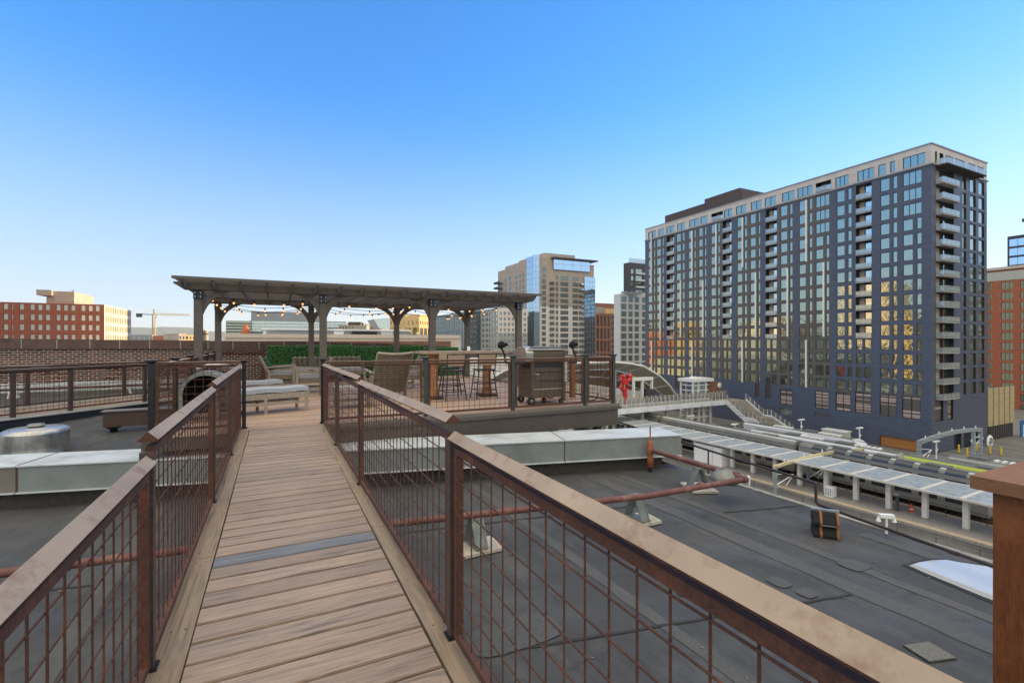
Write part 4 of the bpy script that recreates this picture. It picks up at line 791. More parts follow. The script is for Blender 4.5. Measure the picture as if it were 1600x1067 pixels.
rbox(mb, 109.6, 111.9, 55.6, 60.2, GZ, GZ + 2.95); build(mb, 'wall', M['offwhite'], sh); mb = MB(); rbox(mb, 109.5, 112, 55.4, 60.4, GZ + 2.95, GZ + 3.1); build(mb, 'roof', M['white'], sh)
# footbridge over the tracks with stairs
br = rthing('footbridge', 'white steel footbridge with stairs down to the platform before the tower', 'bridge', 84, 79, GZ)
bz = -13.4; mb = MB(); rbox(mb, 56, 101, 77.3, 77.6, bz - .55, bz + .55, 0); rbox(mb, 56, 101, 82.3, 82.6, bz - .55, bz + .5, 0); build(mb, 'girder', M['bridgewhite'], br)
mb = MB(); rbox(mb, 56, 108, 77.6, 82.3, bz - .25, bz + .1); build(mb, 'bridge_deck', M['conc'], br)
def rail_run(pts, hgt, sp, m='offwhite'):
    for (a, b) in zip(pts, pts[1:]):
        a, b = Vector(a), Vector(b); n = max(2, int((b - a).length / sp))
        for k in range(n):
            p = a.lerp(b, k / n); mb = MB(); rbox(mb, p.x - .06, p.x + .06, p.y - .07, p.y + .07, p.z, p.z + hgt); build(mb, 'baluster', M[m], br)
    mb = MB()
    for (a, b) in zip(pts, pts[1:]):
        for f_ in (.25, .5, .75, .96): mb.tube([rail(a[0], a[1], a[2] + hgt * f_), rail(b[0], b[1], b[2] + hgt * f_)], .03, 4)
    build(mb, 'handrail', M['greyclad'], br)
    mb = MB()
    for (a, b) in zip(pts, pts[1:]): mb.face([rail(a[0], a[1], a[2] + .1), rail(b[0], b[1], b[2] + .1), rail(b[0], b[1], b[2] + hgt * .9), rail(a[0], a[1], a[2] + hgt * .9)])
    build(mb, 'rail_mesh', M['railmesh'], br)
M['railmesh'] = mat_clear('rail_mesh', srgb(120, 118, 112), .35, .6, 0)
rail_run([(58, 77.45, bz + .5), (100.6, 77.45, bz + .5)], 2.0, 1.25); rail_run([(60, 82.45, bz + .5), (108, 82.45, bz + .5)], 1.6, 1.4)
st = [(77.3, bz + .5), (72.6, -16.2), (70.6, -16.2), (65.2, PZ + .4)]
for v in (100.6, 107.6):
    mb = MB(); up = [rail(v, q, z) for q, z in st]; dn = [rail(v, q, z - 1.15) for q, z in st]
    for i in range(3): mb.prism([up[i], up[i + 1], dn[i + 1], dn[i]], RV_ * .3)
    build(mb, 'stringer', M['bridgewhite'], br)
    rail_run([(v + .15, q, z) for q, z in st], 1.25, 1.15)
mb = MB()
for (a, b) in zip(st, st[1:]):
    n = max(1, int(abs(a[1] - b[1]) / .17))
    if abs(a[1] - b[1]) < .1: rbox(mb, 100.9, 107.6, b[0], a[0], a[1] - .5, a[1] - .35); continue
    for k in range(n): q = a[0] + (b[0] - a[0]) * k / n; z = a[1] + (b[1] - a[1]) * k / n; rbox(mb, 100.9, 107.6, q - (a[0] - b[0]) / n, q, z - .62, z - .45)
build(mb, 'stair', M['conc'], br)
mb = MB(); mb.prism([rail(100.7, 72.4, GZ), rail(100.7, 72.4, -17.4), rail(100.7, 70.6, -17.4), rail(100.7, 66.2, GZ + .2)], RV_ * 6.8); build(mb, 'stair_base', M['conc'], br)
for (v, dv) in ((90, -.5), (91.2, .6), (94.2, -.5), (95.4, .6), (97.8, .5), (83.5, -.3), (76, .3), (66, 0), (68, 0)):
    mb = MB(); mb.tube([rail(v + dv, 80, GZ), rail(v, 80, bz - .3)], .38, 10); build(mb, 'support_column', M['offwhite'], br)
mb = MB(); rbox(mb, 90, 97, 79.7, 80.3, -17, -16.6); rbox(mb, 75, 84, 79.8, 80.2, -16.4, -16.1); build(mb, 'cross_beam', M['offwhite'], br)
el = rthing('lift_tower', 'white steel lift tower with flat roof beside the bridge stairs', 'lift', 100.3, 86); mb = MB()
for v in (96.9, 98.9, 101.6, 103.6):
    for q in (84.2, 88): rbox(mb, v - .17, v + .17, q - .17, q + .17, GZ, -8.9)
for k in range(9): z = GZ + 1.3 * k + .6; rbox(mb, 96.9, 103.6, 84.1, 84.3, z, z + .22); rbox(mb, 96.8, 97, 84.2, 88, z, z + .22)
build(mb, 'frame', M['white'], el); mb = MB(); rbox(mb, 96.4, 104.1, 83.7, 88.6, -8.9, -8.1); rbox(mb, 98.4, 99.8, 85, 86.5, -8.1, -7.7); build(mb, 'roof', M['white'], el); mb = MB(); rbox(mb, 97.2, 103.3, 84.5, 84.55, GZ, -8.9); build(mb, 'glass_wall', M['balglass'], el)
ck = rthing('clock_cabinet', 'brown clock cabinet with round white dial at the head of the stairs', 'clock', 104.4, 83.3, bz + .1); mb = MB(); rbox(mb, 102.7, 106.0, 83, 84.6, bz + .1, -9.1); build(mb, 'cabinet', M['brickbrown'], ck)
mb = MB(); mb.lathe(rail(105.2, 82.9, -10.0), [(.01, -.08), (.68, -.08), (.68, .08), (.01, .08)], 20, axis='y'); build(mb, 'dial', M['white'], ck)
mb = MB(); rbox(mb, 105.17, 105.23, 82.74, 82.8, -10.05, -9.5); rbox(mb, 105.2, 105.55, 82.74, 82.8, -10.03, -9.97); build(mb, 'hand', M['darkpanel'], ck)
# red sculpture beside the bridge
sc = rthing('sculpture', 'tall red painted steel sculpture of twisted limbs seen behind the footbridge rail', 'sculpture', 75, 86, -13.3)
def sp(px, py): v, z = rq(px, py, 85.5); return rail(v, 85.5, z)
mb = MB(); rnd = random.Random(5)
for pts, r in ((((978, 634), (978, 622), (977, 611)), (.55, .5, .62)), (((977, 611), (970.5, 605), (975, 599), (981, 594), (985, 590), (988.5, 586.5)), (.5, .42, .4, .4, .42, .3)), (((977, 611), (982, 606), (977.5, 600), (972, 596), (969.5, 592)), (.5, .45, .38, .4, .36)), (((969.5, 592), (971, 587.5), (975, 587.5), (976.5, 591), (974, 594.5)), (.34, .3, .34, .36, .3)), (((988.5, 586.5), (986, 584.5), (983.5, 588), (985, 592)), (.3, .3, .34, .36))):
    mb.tube([sp(*p) + Vector((0, rnd.uniform(-.5, .5), 0)) for p in pts], list(r), 5, sm=False)
build(mb, 'body', M['red'], sc)
mb = MB(); c = sp(978, 633); mb.lathe((c.x, c.y, c.z - 1.2), [(.9, 0), (.9, 1.2), (.05, 1.2)], 10, sm=False); build(mb, 'base', M['conc'], sc)
# white arched train hall
ah = rthing('train_hall', 'white arched train hall with ribbed membrane roof behind the red sculpture', 'building', 75, 105)
outer = [(963, 567), (985, 569), (1005, 573), (1030, 588), (1045, 602), (1056, 618)]; inner = [(963, 578), (978, 580), (992, 584), (1020, 597), (1038, 608), (1052, 619)]
qa, qb = 95, 150; O_ = [rq(*p, qa) for p in outer]; I_ = [rq(*p, qa) for p in inner]; ap = 70.0
def mirror(L): return [(2 * ap - v, z) for v, z in L[::-1]]
O2 = mirror(O_) + O_; I2 = mirror(I_) + I_; n = len(O2); mb = MB()
A = [rail(v, qa, z) for v, z in O2]; B = [rail(v, qa - .02 + 4, z) for v, z in I2]; C = [rail(v, qb, z) for v, z in O2]
for i in range(n - 1): mb.face([A[i], A[i + 1], B[i + 1], B[i]], 0, True); mb.face([A[i], A[i + 1], C[i + 1], C[i]], 0, True)
build(mb, 'roof', M['hallskin'], ah)
mb = MB(); mb.tube([p + Vector((0, -.1, .15)) for p in A], .3, 6); mb.tube([p + Vector((0, -.1, 0)) for p in B], .25, 6)
for i in range(1, n - 1): mb.tube([A[i] + Vector((0, -.15, .05)), B[i] + Vector((0, -.15, 0))], .12, 5)
build(mb, 'arch_truss', M['white'], ah)
mb = MB(); D = [rail(v, qa + 6, z - 2.2) for v, z in I2]
for i in range(n - 1): mb.tube([B[i], D[i + 1] if i % 2 else D[i]], .1, 5); mb.tube([D[i], D[i + 1]], .14, 5)
for k in (7, 8, 9, 10): mb.tube([B[k], Vector((B[k].x, B[k].y, bz))], .14, 5)
build(mb, 'brace', M['white'], ah)
# elevator lobby frame, ticket kiosk, small station furniture
lb = rthing('steel_portal', 'white rectangular steel frame on the bridge beside the red sculpture', 'frame', 84, 90, bz); mb = MB()
va, z_ = rq(989, 592, 90); vb, _q = rq(1019, 592, 90); rbox(mb, va, vb, 89.6, 90.4, z_ - .5, z_ + .3)
for v in (va + .2, vb - .2, va + 3): rbox(mb, v - .22, v + .22, 89.7, 90.3, bz - 2, z_ - .5)
build(mb, 'frame', M['white'], lb); mb = MB(); rbox(mb, va + 4, va + 6.4, 89.4, 90.6, bz, bz + 2.7); build(mb, 'booth', M['darkpanel'], lb)
ko = rthing('kiosk', 'tall white boxy kiosk standing on the near platform edge', 'kiosk', 68.8, 55.6, PZ); mb = MB(); rbox(mb, 67.5, 70.4, 52.8, 58.4, PZ, PZ + 2.95); build(mb, 'wall', M['white'], ko)
mb = MB(); rbox(mb, 67.4, 70.5, 52.7, 58.5, PZ + 2.95, PZ + 3.05, 0); rbox(mb, 67.44, 67.495, 55.4, 56.6, PZ + 2.2, PZ + 2.5, 1); rbox(mb, 67.46, 67.497, 54.6, 54.66, PZ + .1, PZ + 2.9, 1); build(mb, 'panel', [M['white'], M['greyclad']], ko)
bn = rthing('bin_cabinet', 'white utility cabinet with grey bands beside a canopy column', 'cabinet', 67.9, 36.2, PZ); mb = MB(); rbox(mb, 67.2, 68.2, 35.6, 36.6, PZ, PZ + 1.25, 0); build(mb, 'body', M['white'], bn); mb = MB()
for q in (35.8, 36.1, 36.4): rbox(mb, 67.15, 67.195, q - .06, q + .06, PZ + .15, PZ + 1.1)
build(mb, 'band', M['greyclad'], bn)
v, q = rz_(1424, 799, PZ); cn = rthing('traffic_cone', 'orange traffic barrel cone on the platform under the canopy', 'cone', v, q, PZ); c = rail(v, q, PZ); mb = MB(); mb.lathe(c, [(.36, 0), (.34, .1), (.24, .1), (.2, .65), (.1, .72), (.05, 1.0), (.01, 1.0)], 12); build(mb, 'body', M['cone'], cn); mb = MB(); mb.lathe(c, [(.235, .3), (.225, .42)], 12); build(mb, 'band', M['white'], cn)
v, q = rz_(1402, 798, PZ); hp = rthing('help_point', 'dark slim help point pillar beside a canopy column', 'help point', v, q, PZ); mb = MB(); rbox(mb, v - .15, v + .15, q - .15, q + .15, PZ, PZ + 1.9); build(mb, 'pillar', M['darkpanel'], hp); mb = MB(); rbox(mb, v - .3, v + .3, q - .25, q + .25, PZ + 1.9, PZ + 2.3); build(mb, 'head', M['greyclad'], hp)
fn = rthing('platform_fence', 'thin dark wire fence along the far side of the near platform', 'fence', 72.3, 32, PZ)
for k in range(18): mb = MB(); q = 20 + k * 1.8; rbox(mb, 71.7, 71.76, q, q + .06, PZ, PZ + 1.2); build(mb, 'post', M['darkpanel'], fn)
mb = MB()
for z in (.15, 1.18): rbox(mb, 71.71, 71.75, 20, 50.6, PZ + z, PZ + z + .04)
build(mb, 'wire', M['darkpanel'], fn)
# T-shaped lamp posts
lamps = [(1252, 656, 99.6, 5.4, 'white T-shaped lamp post before the tower beside the stair foot'), (1343, 669, 99.6, 5.4, 'white T-shaped lamp post before the tower near the orange garage door'), (1256, 680, 92.4, 5.0, 'white T-shaped lamp post between the two trains with rounded noses'), (1080, 650, 84.0, 5.2, 'white T-shaped lamp post under the footbridge near the lift tower'), (1148, 663, 84.0, 5.4, 'white T-shaped lamp post below the white stringer of the stairs'), (1357, 714, 83.2, 5.2, 'white T-shaped lamp post right of the cream overhead gantry'), (1463, 690, 104, 5.2, 'white T-shaped lamp post between the legs of the grey portal'), (1199, 628, 99, 7, 'tall white lamp post behind the stair rail')]
for (px, py, v, h, lb_) in lamps[:7]:
    d = ray(px, py); dv = d[0] * RV_.x + d[1] * RV_.y; dq = d[0] * RU.x + d[1] * RU.y; tt = v / dv; q, zt = dq * tt, EYE + d[2] * tt
    t = rthing('lamp_post', lb_, 'lamp post', v, q, GZ, 'white T-shaped lamp posts on the platforms'); mb = MB(); mb.tube([rail(v, q, GZ), rail(v, q, zt)], .11, 8); build(mb, 'pole', M['white'], t)
    mb = MB(); rbox(mb, v - .9, v + .9, q - .2, q + .2, zt - .05, zt + .16); build(mb, 'lamp_head', M['white'], t); mb = MB(); rbox(mb, v - .1, v + .35, q - .12, q + .12, zt - 1.5, zt - 1.2); build(mb, 'camera', M['white'], t)
# overhead line portals
def gantry(name, label, q, legs, z, mbeam, mleg, bw=.45, arms=()):
    t = rthing(name, label, 'overhead portal', (legs[0] + legs[-1]) / 2, q); mb = MB(); n = 10; v0, v1 = legs[0] - .3, legs[-1] + .3
    pts = [rail(v0 + (v1 - v0) * k / n, q, z + .5 * math.sin(math.pi * k / n)) for k in range(n + 1)]
    for a, b in zip(pts, pts[1:]): mb.bar(a, b, bw, bw * 1.3)
    build(mb, 'beam', M[mbeam], t)
    for v in legs: mb = MB(); rbox(mb, v - bw * .6, v + bw * .6, q - bw * .5, q + bw * .5, GZ, z + .1); build(mb, 'leg', M[mleg], t)
    mb = MB()
    for i, v in enumerate(legs):
        s_ = -1 if i == len(legs) - 1 else 1; a = rail(v, q, z - 2.6); b = rail(v + s_ * 4.2, q, z - 1.6); c = rail(v, q, z - 1.0); mb.tube([a, b], .07, 5); mb.tube([c, b], .05, 5); mb.tube([b, rail(v + s_ * 2.4, q, z - 3.0)], .05, 5)
    build(mb, 'cantilever', M['white'], t)
    mb = MB()
    for k in range(5): p = pts[1 + 2 * k]; mb.lathe((p.x, p.y, p.z + .28), [(.06, 0), (.1, .1), (.06, .2), (.1, .3), (.02, .45)], 6)
    build(mb, 'insulator', M['white'], t); return t
gantry('overhead_portal', 'big grey overhead line portal at the tower corner', 36, (92.2, 112.4, 115.4), -14.6, 'portal', 'portal', .46)
zq = rq(1212, 729, 41)[1]; gantry('overhead_gantry', 'slim overhead line gantry crossing the canopy', 41, (63.4, 71.2, 76.9, 86.0), zq, 'portaly', 'portal', .3)
for i, (px, py, lb_) in enumerate(((1511, 713, 'yellow bollard right of the portal leg nearest the camera'), (1526, 705, 'yellow bollard just right of the grey portal, in the row behind'), (1547, 710, 'yellow bollard under the parking sign post'), (1564, 712, 'rightmost yellow bollard beside the garage entrance'), (1498, 708, 'yellow bollard between the portal legs'))):
    p = P(px, py, GZ); t = thing('bollard', lb_, 'bollard', p, 'yellow bollards before the garage'); mb = MB(); mb.lathe(p, [(.17, 0), (.17, 1.6), (.12, 1.72), (.01, 1.75)], 10); build(mb, 'post', M['yellow'], t); mb = MB(); mb.lathe(p, [(.2, 0), (.2, .12)], 10); build(mb, 'collar', M['darkpanel'], t)

t = rthing('overhead_wires', 'thin overhead contact wires strung above the tracks', 'wire', 79, 60, -15)
for v in (75.4, 79.2, 88.2, 91.9, 95.6):
    for z in (-15.2, -14.1): mb = MB(); mb.tube([rail(v, q, z + (.5 if z > -15 else 0) * abs(math.sin(q * .05))) for q in range(0, 76, 4)], .022, 4); build(mb, 'wire', M['darkpanel'], t)
# ------------------------------------------------------------------ our own roof
RZ = -.85
D1 = Vector((1, -.247, 0)).normalized(); D2 = Vector((.247, 1, 0)).normalized()       # the skewed curb beam
rs = thing('warehouse_roof', 'dark membrane roof', 'roof', (0, 0, RZ)); del rs['label'], rs['category']; rs['kind'] = 'structure'
mb = MB(); mb.face([(-14, -8, RZ), (6.12, -8, RZ), (6.12, 6.2, RZ), (-14, 11.2, RZ)]); mb.face([(6.12, -8, RZ), (6.12, -8, GZ), (6.12, 24, GZ), (6.12, 24, RZ)], 1)
mb.face([(-14, -8, RZ), (-14, -8, GZ), (6.12, -8, GZ), (6.12, -8, RZ)], 1); build(mb, 'membrane', [M['roof'], M['brickold']], rs)
mb = MB(); mb.face([(-14, 11.4, -.62), (-1.3, 8.3, -.62), (-1.3, 17.6, -.1), (-14, 17.6, -.1)]); mb.face([(-1.3, 8.3, -.62), (6.2, 6.4, -.62), (6.2, 24, -.62), (-1.3, 24, -.62)]); build(mb, 'membrane', M['roof'], rs)
mb = MB(); rnd = random.Random(11)
def strip(x, y0, y1, w, z):
    n = int((y1 - y0) / .25); L = []; 
    for k in range(n + 1): y = y0 + (y1 - y0) * k / n; L.append((x + rnd.uniform(-.012, .012) - w / 2, y, z)); L.append((x + rnd.uniform(-.012, .012) + w / 2, y, z))
    mb.add(L, [(2 * k, 2 * k + 1, 2 * k + 3, 2 * k + 2) for k in range(n)])
for x, w, y1 in ((4.42, .2, 6.2), (4.86, .11, 6.0), (2.6, .12, 6.6), (.2, .2, 7), (-1.3, .16, 7.4), (-3.2, .2, 7.6), (5.75, .16, 3.0)): strip(x, -6, y1, w, RZ + .004)
build(mb, 'seam', M['seam'], rs)
mb = MB()
for (x0, x1, y0, y1) in ((4.75, 5.0, 2.5, 2.72), (3.0, 3.24, 2.9, 3.0), (3.86, 4.02, 2.62, 2.8), (3.9, 4.06, 2.42, 2.56), (1.2, 1.9, 2.9, 3.25)):
    n = 14; cx, cy = (x0 + x1) / 2, (y0 + y1) / 2; mb.face([(cx + (x1 - x0) / 2 * math.copysign(abs(math.cos(a)) ** .5, math.cos(a)), cy + (y1 - y0) / 2 * math.copysign(abs(math.sin(a)) ** .5, math.sin(a)), RZ + .009) for a in [2 * math.pi * k / n for k in range(n)]])
build(mb, 'patch', M['patch'], rs)
mb = MB(); mb.box(6.06, 6.14, -8, 5.6, RZ + .002, RZ + .016); build(mb, 'edge_strip', M['conc'], rs)
mb = MB(); rnd = random.Random(4); pts = []
for k, (px, py) in enumerate(((1420, 883), (1436, 878), (1458, 874.5), (1478, 874), (1500, 878), (1524, 881.5), (1560, 887), (1640, 900), (1640, 971), (1594, 953), (1549, 936.5), (1508, 920), (1470, 904.5), (1442, 893))): pts.append(P(px, py, RZ + .013))
mb.face(pts); build(mb, 'puddle', M['water'], kind='structure')
mb = MB(); cc = sum(pts, Vector()) / len(pts); ring = [cc + (p - cc) * (1.1 + rnd.uniform(0, .12)) + Vector((0, 0, -.006)) for p in pts]; mb.face(ring); build(mb, 'wet_patch', M['wet'], rs)
mb = MB()
for k in range(200):
    x, y = rnd.uniform(-3, 6), rnd.uniform(.4, 6.2); s_ = rnd.uniform(.004, .012) * (2 if rnd.random() < .08 else 1)
    if -.45 < x < .75: continue
    mb.obox((x, y, RZ + .004 + s_ * .3), (math.cos(k), math.sin(k), 0), (-math.sin(k), math.cos(k), 0), Z3, s_, s_ * rnd.uniform(.3, .9), s_ * .25)
build(mb, 'grit', M['support2'], kind='stuff')
mb = MB()
for (xa, ya, xb, yb2) in ((.8, 3.05, 4.3, 2.3), (.8, 5.3, 4.3, 4.75), (4.5, 1.3, 6.1, 1.0), (4.95, 4.1, 6.0, 3.85), (-3.1, 3.6, -.45, 3.1), (-3.0, 5.6, -1.4, 5.3)):
    n_ = 24; L = [Vector((xa + (xb - xa) * k / n_, ya + (yb2 - ya) * k / n_ + rnd.uniform(-.008, .008), RZ + .0065)) for k in range(n_ + 1)]; mb.add([q for p in L for q in (p, p + Vector((0, .028, 0)))], [(2 * k, 2 * k + 2, 2 * k + 3, 2 * k + 1) for k in range(n_)])
build(mb, 'lap_joint', M['wet'], rs)
h0 = P(1452, 1020, RZ); hb = thing('roof_hatch', 'small square cement roof pad lying on the membrane by the watermark corner', 'pad', (h0.x, h0.y, RZ)); hb['label'] = 'small square grey pad lying alone on the dark roof membrane'
mb = MB(); mb.obox((h0.x, h0.y, RZ + .012), (.96, -.28, 0), (.28, .96, 0), Z3, .105, .085, .003); build(mb, 'slab', M['support2'], hb); mb = MB(); mb.obox((h0.x, h0.y, RZ + .006), (.96, -.28, 0), (.28, .96, 0), Z3, .11, .09, .002); build(mb, 'base', M['wet'], hb)
# roof step: dirty base wall with a painted metal beam on top
cw = thing('curb_beam', 'long grey painted metal beam on a dirty base wall crossing under the walkway', 'beam', (1.2, 6.9, RZ)); Pf = Vector((6.06, 5.9, 0))
def cbox(mb, s0, s1, t0, t1, z0, z1, mi=0): c = Pf - D1 * ((s0 + s1) / 2) + D2 * ((t0 + t1) / 2); mb.obox((c.x, c.y, (z0 + z1) / 2), D1, D2, Z3, (s1 - s0) / 2, (t1 - t0) / 2, (z1 - z0) / 2, mi)
LEN = 22; mb = MB(); cbox(mb, .28, LEN, .12, .72, RZ - .05, -.64); build(mb, 'base_wall', M['concdark'], cw)
segs = [(0, 2.02), (2.035, 9.2), (9.215, LEN)]
for a, b in segs: mb = MB(); cbox(mb, a, b, 0, .72, -.63, -.315); build(mb, 'beam_web', M['curbmetal2' if a > 9 else 'curbmetal'], cw); mb = MB(); cbox(mb, a - .004, b, -.02, .74, -.314, -.298); build(mb, 'top_flange', M['curbtop'], cw); mb = MB(); cbox(mb, a, b, -.035, .3, -.645, -.631); build(mb, 'bottom_flange', M['curbtop'], cw)
mb = MB()
for s_, w in ((2.03, .006), (9.2, .008)): cbox(mb, s_ - w, s_ + w, -.006, .0, -.62, -.32); cbox(mb, s_ - w, s_ + w, 0, .73, -.297, -.294)
build(mb, 'rust_stain', M['rust'], cw)
# red pipes on A-frame supports
def polyrun(name, label, pts, r, m, cat='pipe', joints=(), group=None, extra=None):
    t = thing(name, label, cat, pts[0], group); mb = MB(); mb.tube(pts, r, 10); build(mb, 'tube', M[m], t)
    for p, d in joints: mb = MB(); p, d = Vector(p), Vector(d).normalized(); mb.tube([p - d * .035, p + d * .035], r * 1.25, 10); build(mb, 'coupling', M[m], t)
    return t
pz = -.5; A0 = P(-300, 933, pz); A1 = P(612, 818, pz); A2 = P(1010, 775, pz); A3 = P(1163, 748.5, pz); dA = (A3 - A2)
polyrun('roof_pipe', 'long red brown pipe running under the walkway on A-frame supports', [A0, A1, A2, A3], .034, 'pipe', joints=[(P(1095, 759, pz), dA), (P(790, 797, pz), dA), (A3, dA), (P(100, 884, pz), dA)])
B0 = P(1016, 703, pz); B1 = P(1150, 742, pz)
polyrun('roof_pipe', 'short red brown pipe from the orange valve to the pipe corner', [B0, B1, A3 + Vector((.0, .02, 0))], .036, 'pipe', joints=[(B1, B1 - B0)])
t = thing('valve_standpipe', 'orange rusty standpipe with valve in front of the curb beam', 'valve', (B0.x, B0.y, RZ)); mb = MB(); mb.lathe((B0.x, B0.y, 0), [(.03, RZ), (.03, -.78), (.05, -.77), (.05, -.62), (.045, -.6), (.055, -.55), (.055, -.44), (.04, -.42), (.045, -.37), (.03, -.35), (.012, -.35), (.012, -.12)], 10); build(mb, 'body', M['orange_pipe'], t)
mb = MB(); mb.tube([(B0.x, B0.y, RZ), (B0.x, B0.y, -.77)], .035, 8); build(mb, 'foot', M['rubber'], t)
t = thing('pipe_wrap', 'crumpled grey membrane wrap on the pipe bend near the roof edge', 'wrap', B1); mb = MB(); rnd = random.Random(8)
c = P(1133, 742, pz - .02); vs = []; n = 12
mb.lathe(c, [(.01, -.12), (.14, -.1), (.2, -.05), (.15, .02), (.1, .05), (.05, .06), (.01, .07)], n); mb.v = [(x + rnd.uniform(-.025, .025), y + rnd.uniform(-.025, .025), z + rnd.uniform(-.012, .012)) for x, y, z in mb.v]; build(mb, 'sheet', M['support'], t)
t = thing('pipe_end_cap', 'white bracket at the pipe corner on the roof edge', 'bracket', A3); mb = MB(); mb.obox(A3 + Vector((.07, .0, -.03)), (1, 0, 0), (0, 1, 0), Z3, .012, .022, .05); build(mb, 'plate', M['white'], t); mb = MB(); mb.obox(A3 + Vector((.09, .02, .01)), (1, 0, 0), (0, 1, 0), Z3, .03, .015, .015); build(mb, 'tab', M['white'], t)
def aframe(label, c, top, ang=.0):
    t = thing('pipe_support', label, 'support', (c.x, c.y, RZ), 'A-frame supports under the red pipe'); ax = Vector((math.cos(ang), math.sin(ang), 0)); ay = Vector((-math.sin(ang), math.cos(ang), 0)); h = top - RZ
    mb = MB(); pr = [c + ax * x + ay * y + Vector((0, 0, .0)) for x, y in ((-.24, -.17), (.2, -.2), (.26, .12), (-.18, .18))]; pr = [Vector((p.x, p.y, RZ + .012)) for p in pr]; mb.prism(pr, (0, 0, .03)); build(mb, 'pad', M['pad'], t)
    for sgn in (-1, 1):
        mb = MB(); a = Vector((c.x, c.y, RZ + .042)) + ay * .14 * sgn; b = Vector((c.x, c.y, top - .03)) + ay * .03 * sgn; mb.obox((a + b) / 2, ax, (b - a).normalized().cross(ax).normalized(), (b - a).normalized(), .068, .008, (b - a).length / 2)
        mb.obox((a + b) / 2 + ax * .05, ay, (b - a).normalized().cross(ay).normalized(), (b - a).normalized(), .018, .006, (b - a).length / 2); build(mb, 'leg', M['support'], t)
    mb = MB(); mb.obox((c.x, c.y, top - .045), ax, ay, Z3, .055, .05, .012); build(mb, 'saddle', M['support'], t); mb = MB(); mb.obox((c.x, c.y, RZ + .055), ax, ay, Z3, .06, .16, .012); build(mb, 'foot_plate', M['support'], t)
aframe('steel A-frame pipe support on a cement pad, seen through the railing', Vector((1.83, 4.52, 0)), pz, .1)
aframe('steel A-frame pipe support on a cement pad, clear of the handrail', Vector((3.78, 4.36, 0)), pz, .1)
aframe('steel A-frame support under the short pipe near the roof edge', Vector((5.38, 4.92, 0)), pz, 1.3)
# black gas line and its stacked rubber blocks
g = [P(962, 661, -.3), P(1015, 680, -.42), P(1060, 696, -.45)]; gl = [Vector((6.55, 8.3, -.45)), Vector((6.36, 7.0, -.45)), Vector((6.0, 4.6, -.46)), Vector((5.86, 3.58, -.458)), Vector((5.857, 3.562, -.464)), Vector((5.855, 3.556, -.482)), Vector((5.855, 3.556, -.67)), Vector((5.853, 3.548, -.69)), Vector((5.84, 3.52, -.7)), Vector((5.55, 1.6, -.7)), Vector((5.5, -1, -.7))]
t = polyrun('gas_line', 'thin black gas line along the roof edge over the rubber blocks', gl, .0165, 'gas', joints=[((5.62, 2.16, -.698), (.1, 1, 0))])
mb = MB(); mb.tube([(6.13, 5.4, -.46), (6.13, 5.4, -.85)], .012, 6); build(mb, 'prop', M['gas'], t)
bc = P(1296, 838, RZ); bc = Vector((5.36, 3.16, RZ)); rb = thing('rubber_block', 'lower black rubber support block with orange end bands by the puddle', 'block', bc, 'black rubber blocks under the gas line')
ax = Vector((.62, -.78, 0)); ay = Vector((.78, .62, 0))
def rubber(t, z0):
    pr = lambda s_: [Vector((bc.x, bc.y, 0)) + ax * s_ + ay * y + Z3 * z for y, z in ((-.12, z0), (-.12, z0 + .03), (-.06, z0 + .125), (.06, z0 + .125), (.12, z0 + .03), (.12, z0))]
    a = pr(-.12); mb = MB(); mb.prism(a, ax * .24); build(mb, 'block', M['rubber'], t)
    for s_ in (-.06, .094): mb = MB(); mb.prism([p + ay * ((p - (bc + ax * s_)).dot(ay)) * .03 + Z3 * .004 for p in pr(s_)], ax * .024); build(mb, 'band', M['orange'], t)
rubber(rb, RZ + .005); rb2 = thing('rubber_block', 'upper black rubber support block carrying a small steel strut', 'block', bc + Vector((0, 0, .13)), 'black rubber blocks under the gas line'); rubber(rb2, RZ + .134)
mb = MB(); mb.bar(Vector((bc.x, bc.y, RZ + .272)) - ax * .13, Vector((bc.x, bc.y, RZ + .272)) + ax * .13, .04, .02); mb.bar(Vector((bc.x, bc.y, RZ + .142)) - ax * .04 - ay * .115, Vector((bc.x, bc.y, RZ + .142)) + ax * .12 - ay * .115, .016, .012); build(mb, 'strut', M['alu'], rb2)
t = thing('floodlight', 'white twin head floodlight on a short arm at the roof edge', 'floodlight', (5.95, 2.86, -.85)); c = Vector((5.95, 2.86, -.66)); mb = MB(); mb.tube([c - Z3 * .17, c], .014, 8); build(mb, 'stem', M['white'], t)
c2 = c + Vector((.0, 0, .02)); mb = MB(); mb.obox(c2, (.8, -.6, 0), (.6, .8, 0), Z3, .07, .028, .018); build(mb, 'head', M['white'], t)
for s_ in (-1, 1): mb = MB(); p = c2 + Vector((.8, -.6, 0)) * .075 * s_; mb.lathe((p.x, p.y, p.z - .06), [(.026, 0), (.018, .03), (.008, .045), (.006, .06)], 8); build(mb, 'lamp', M['white'], t)
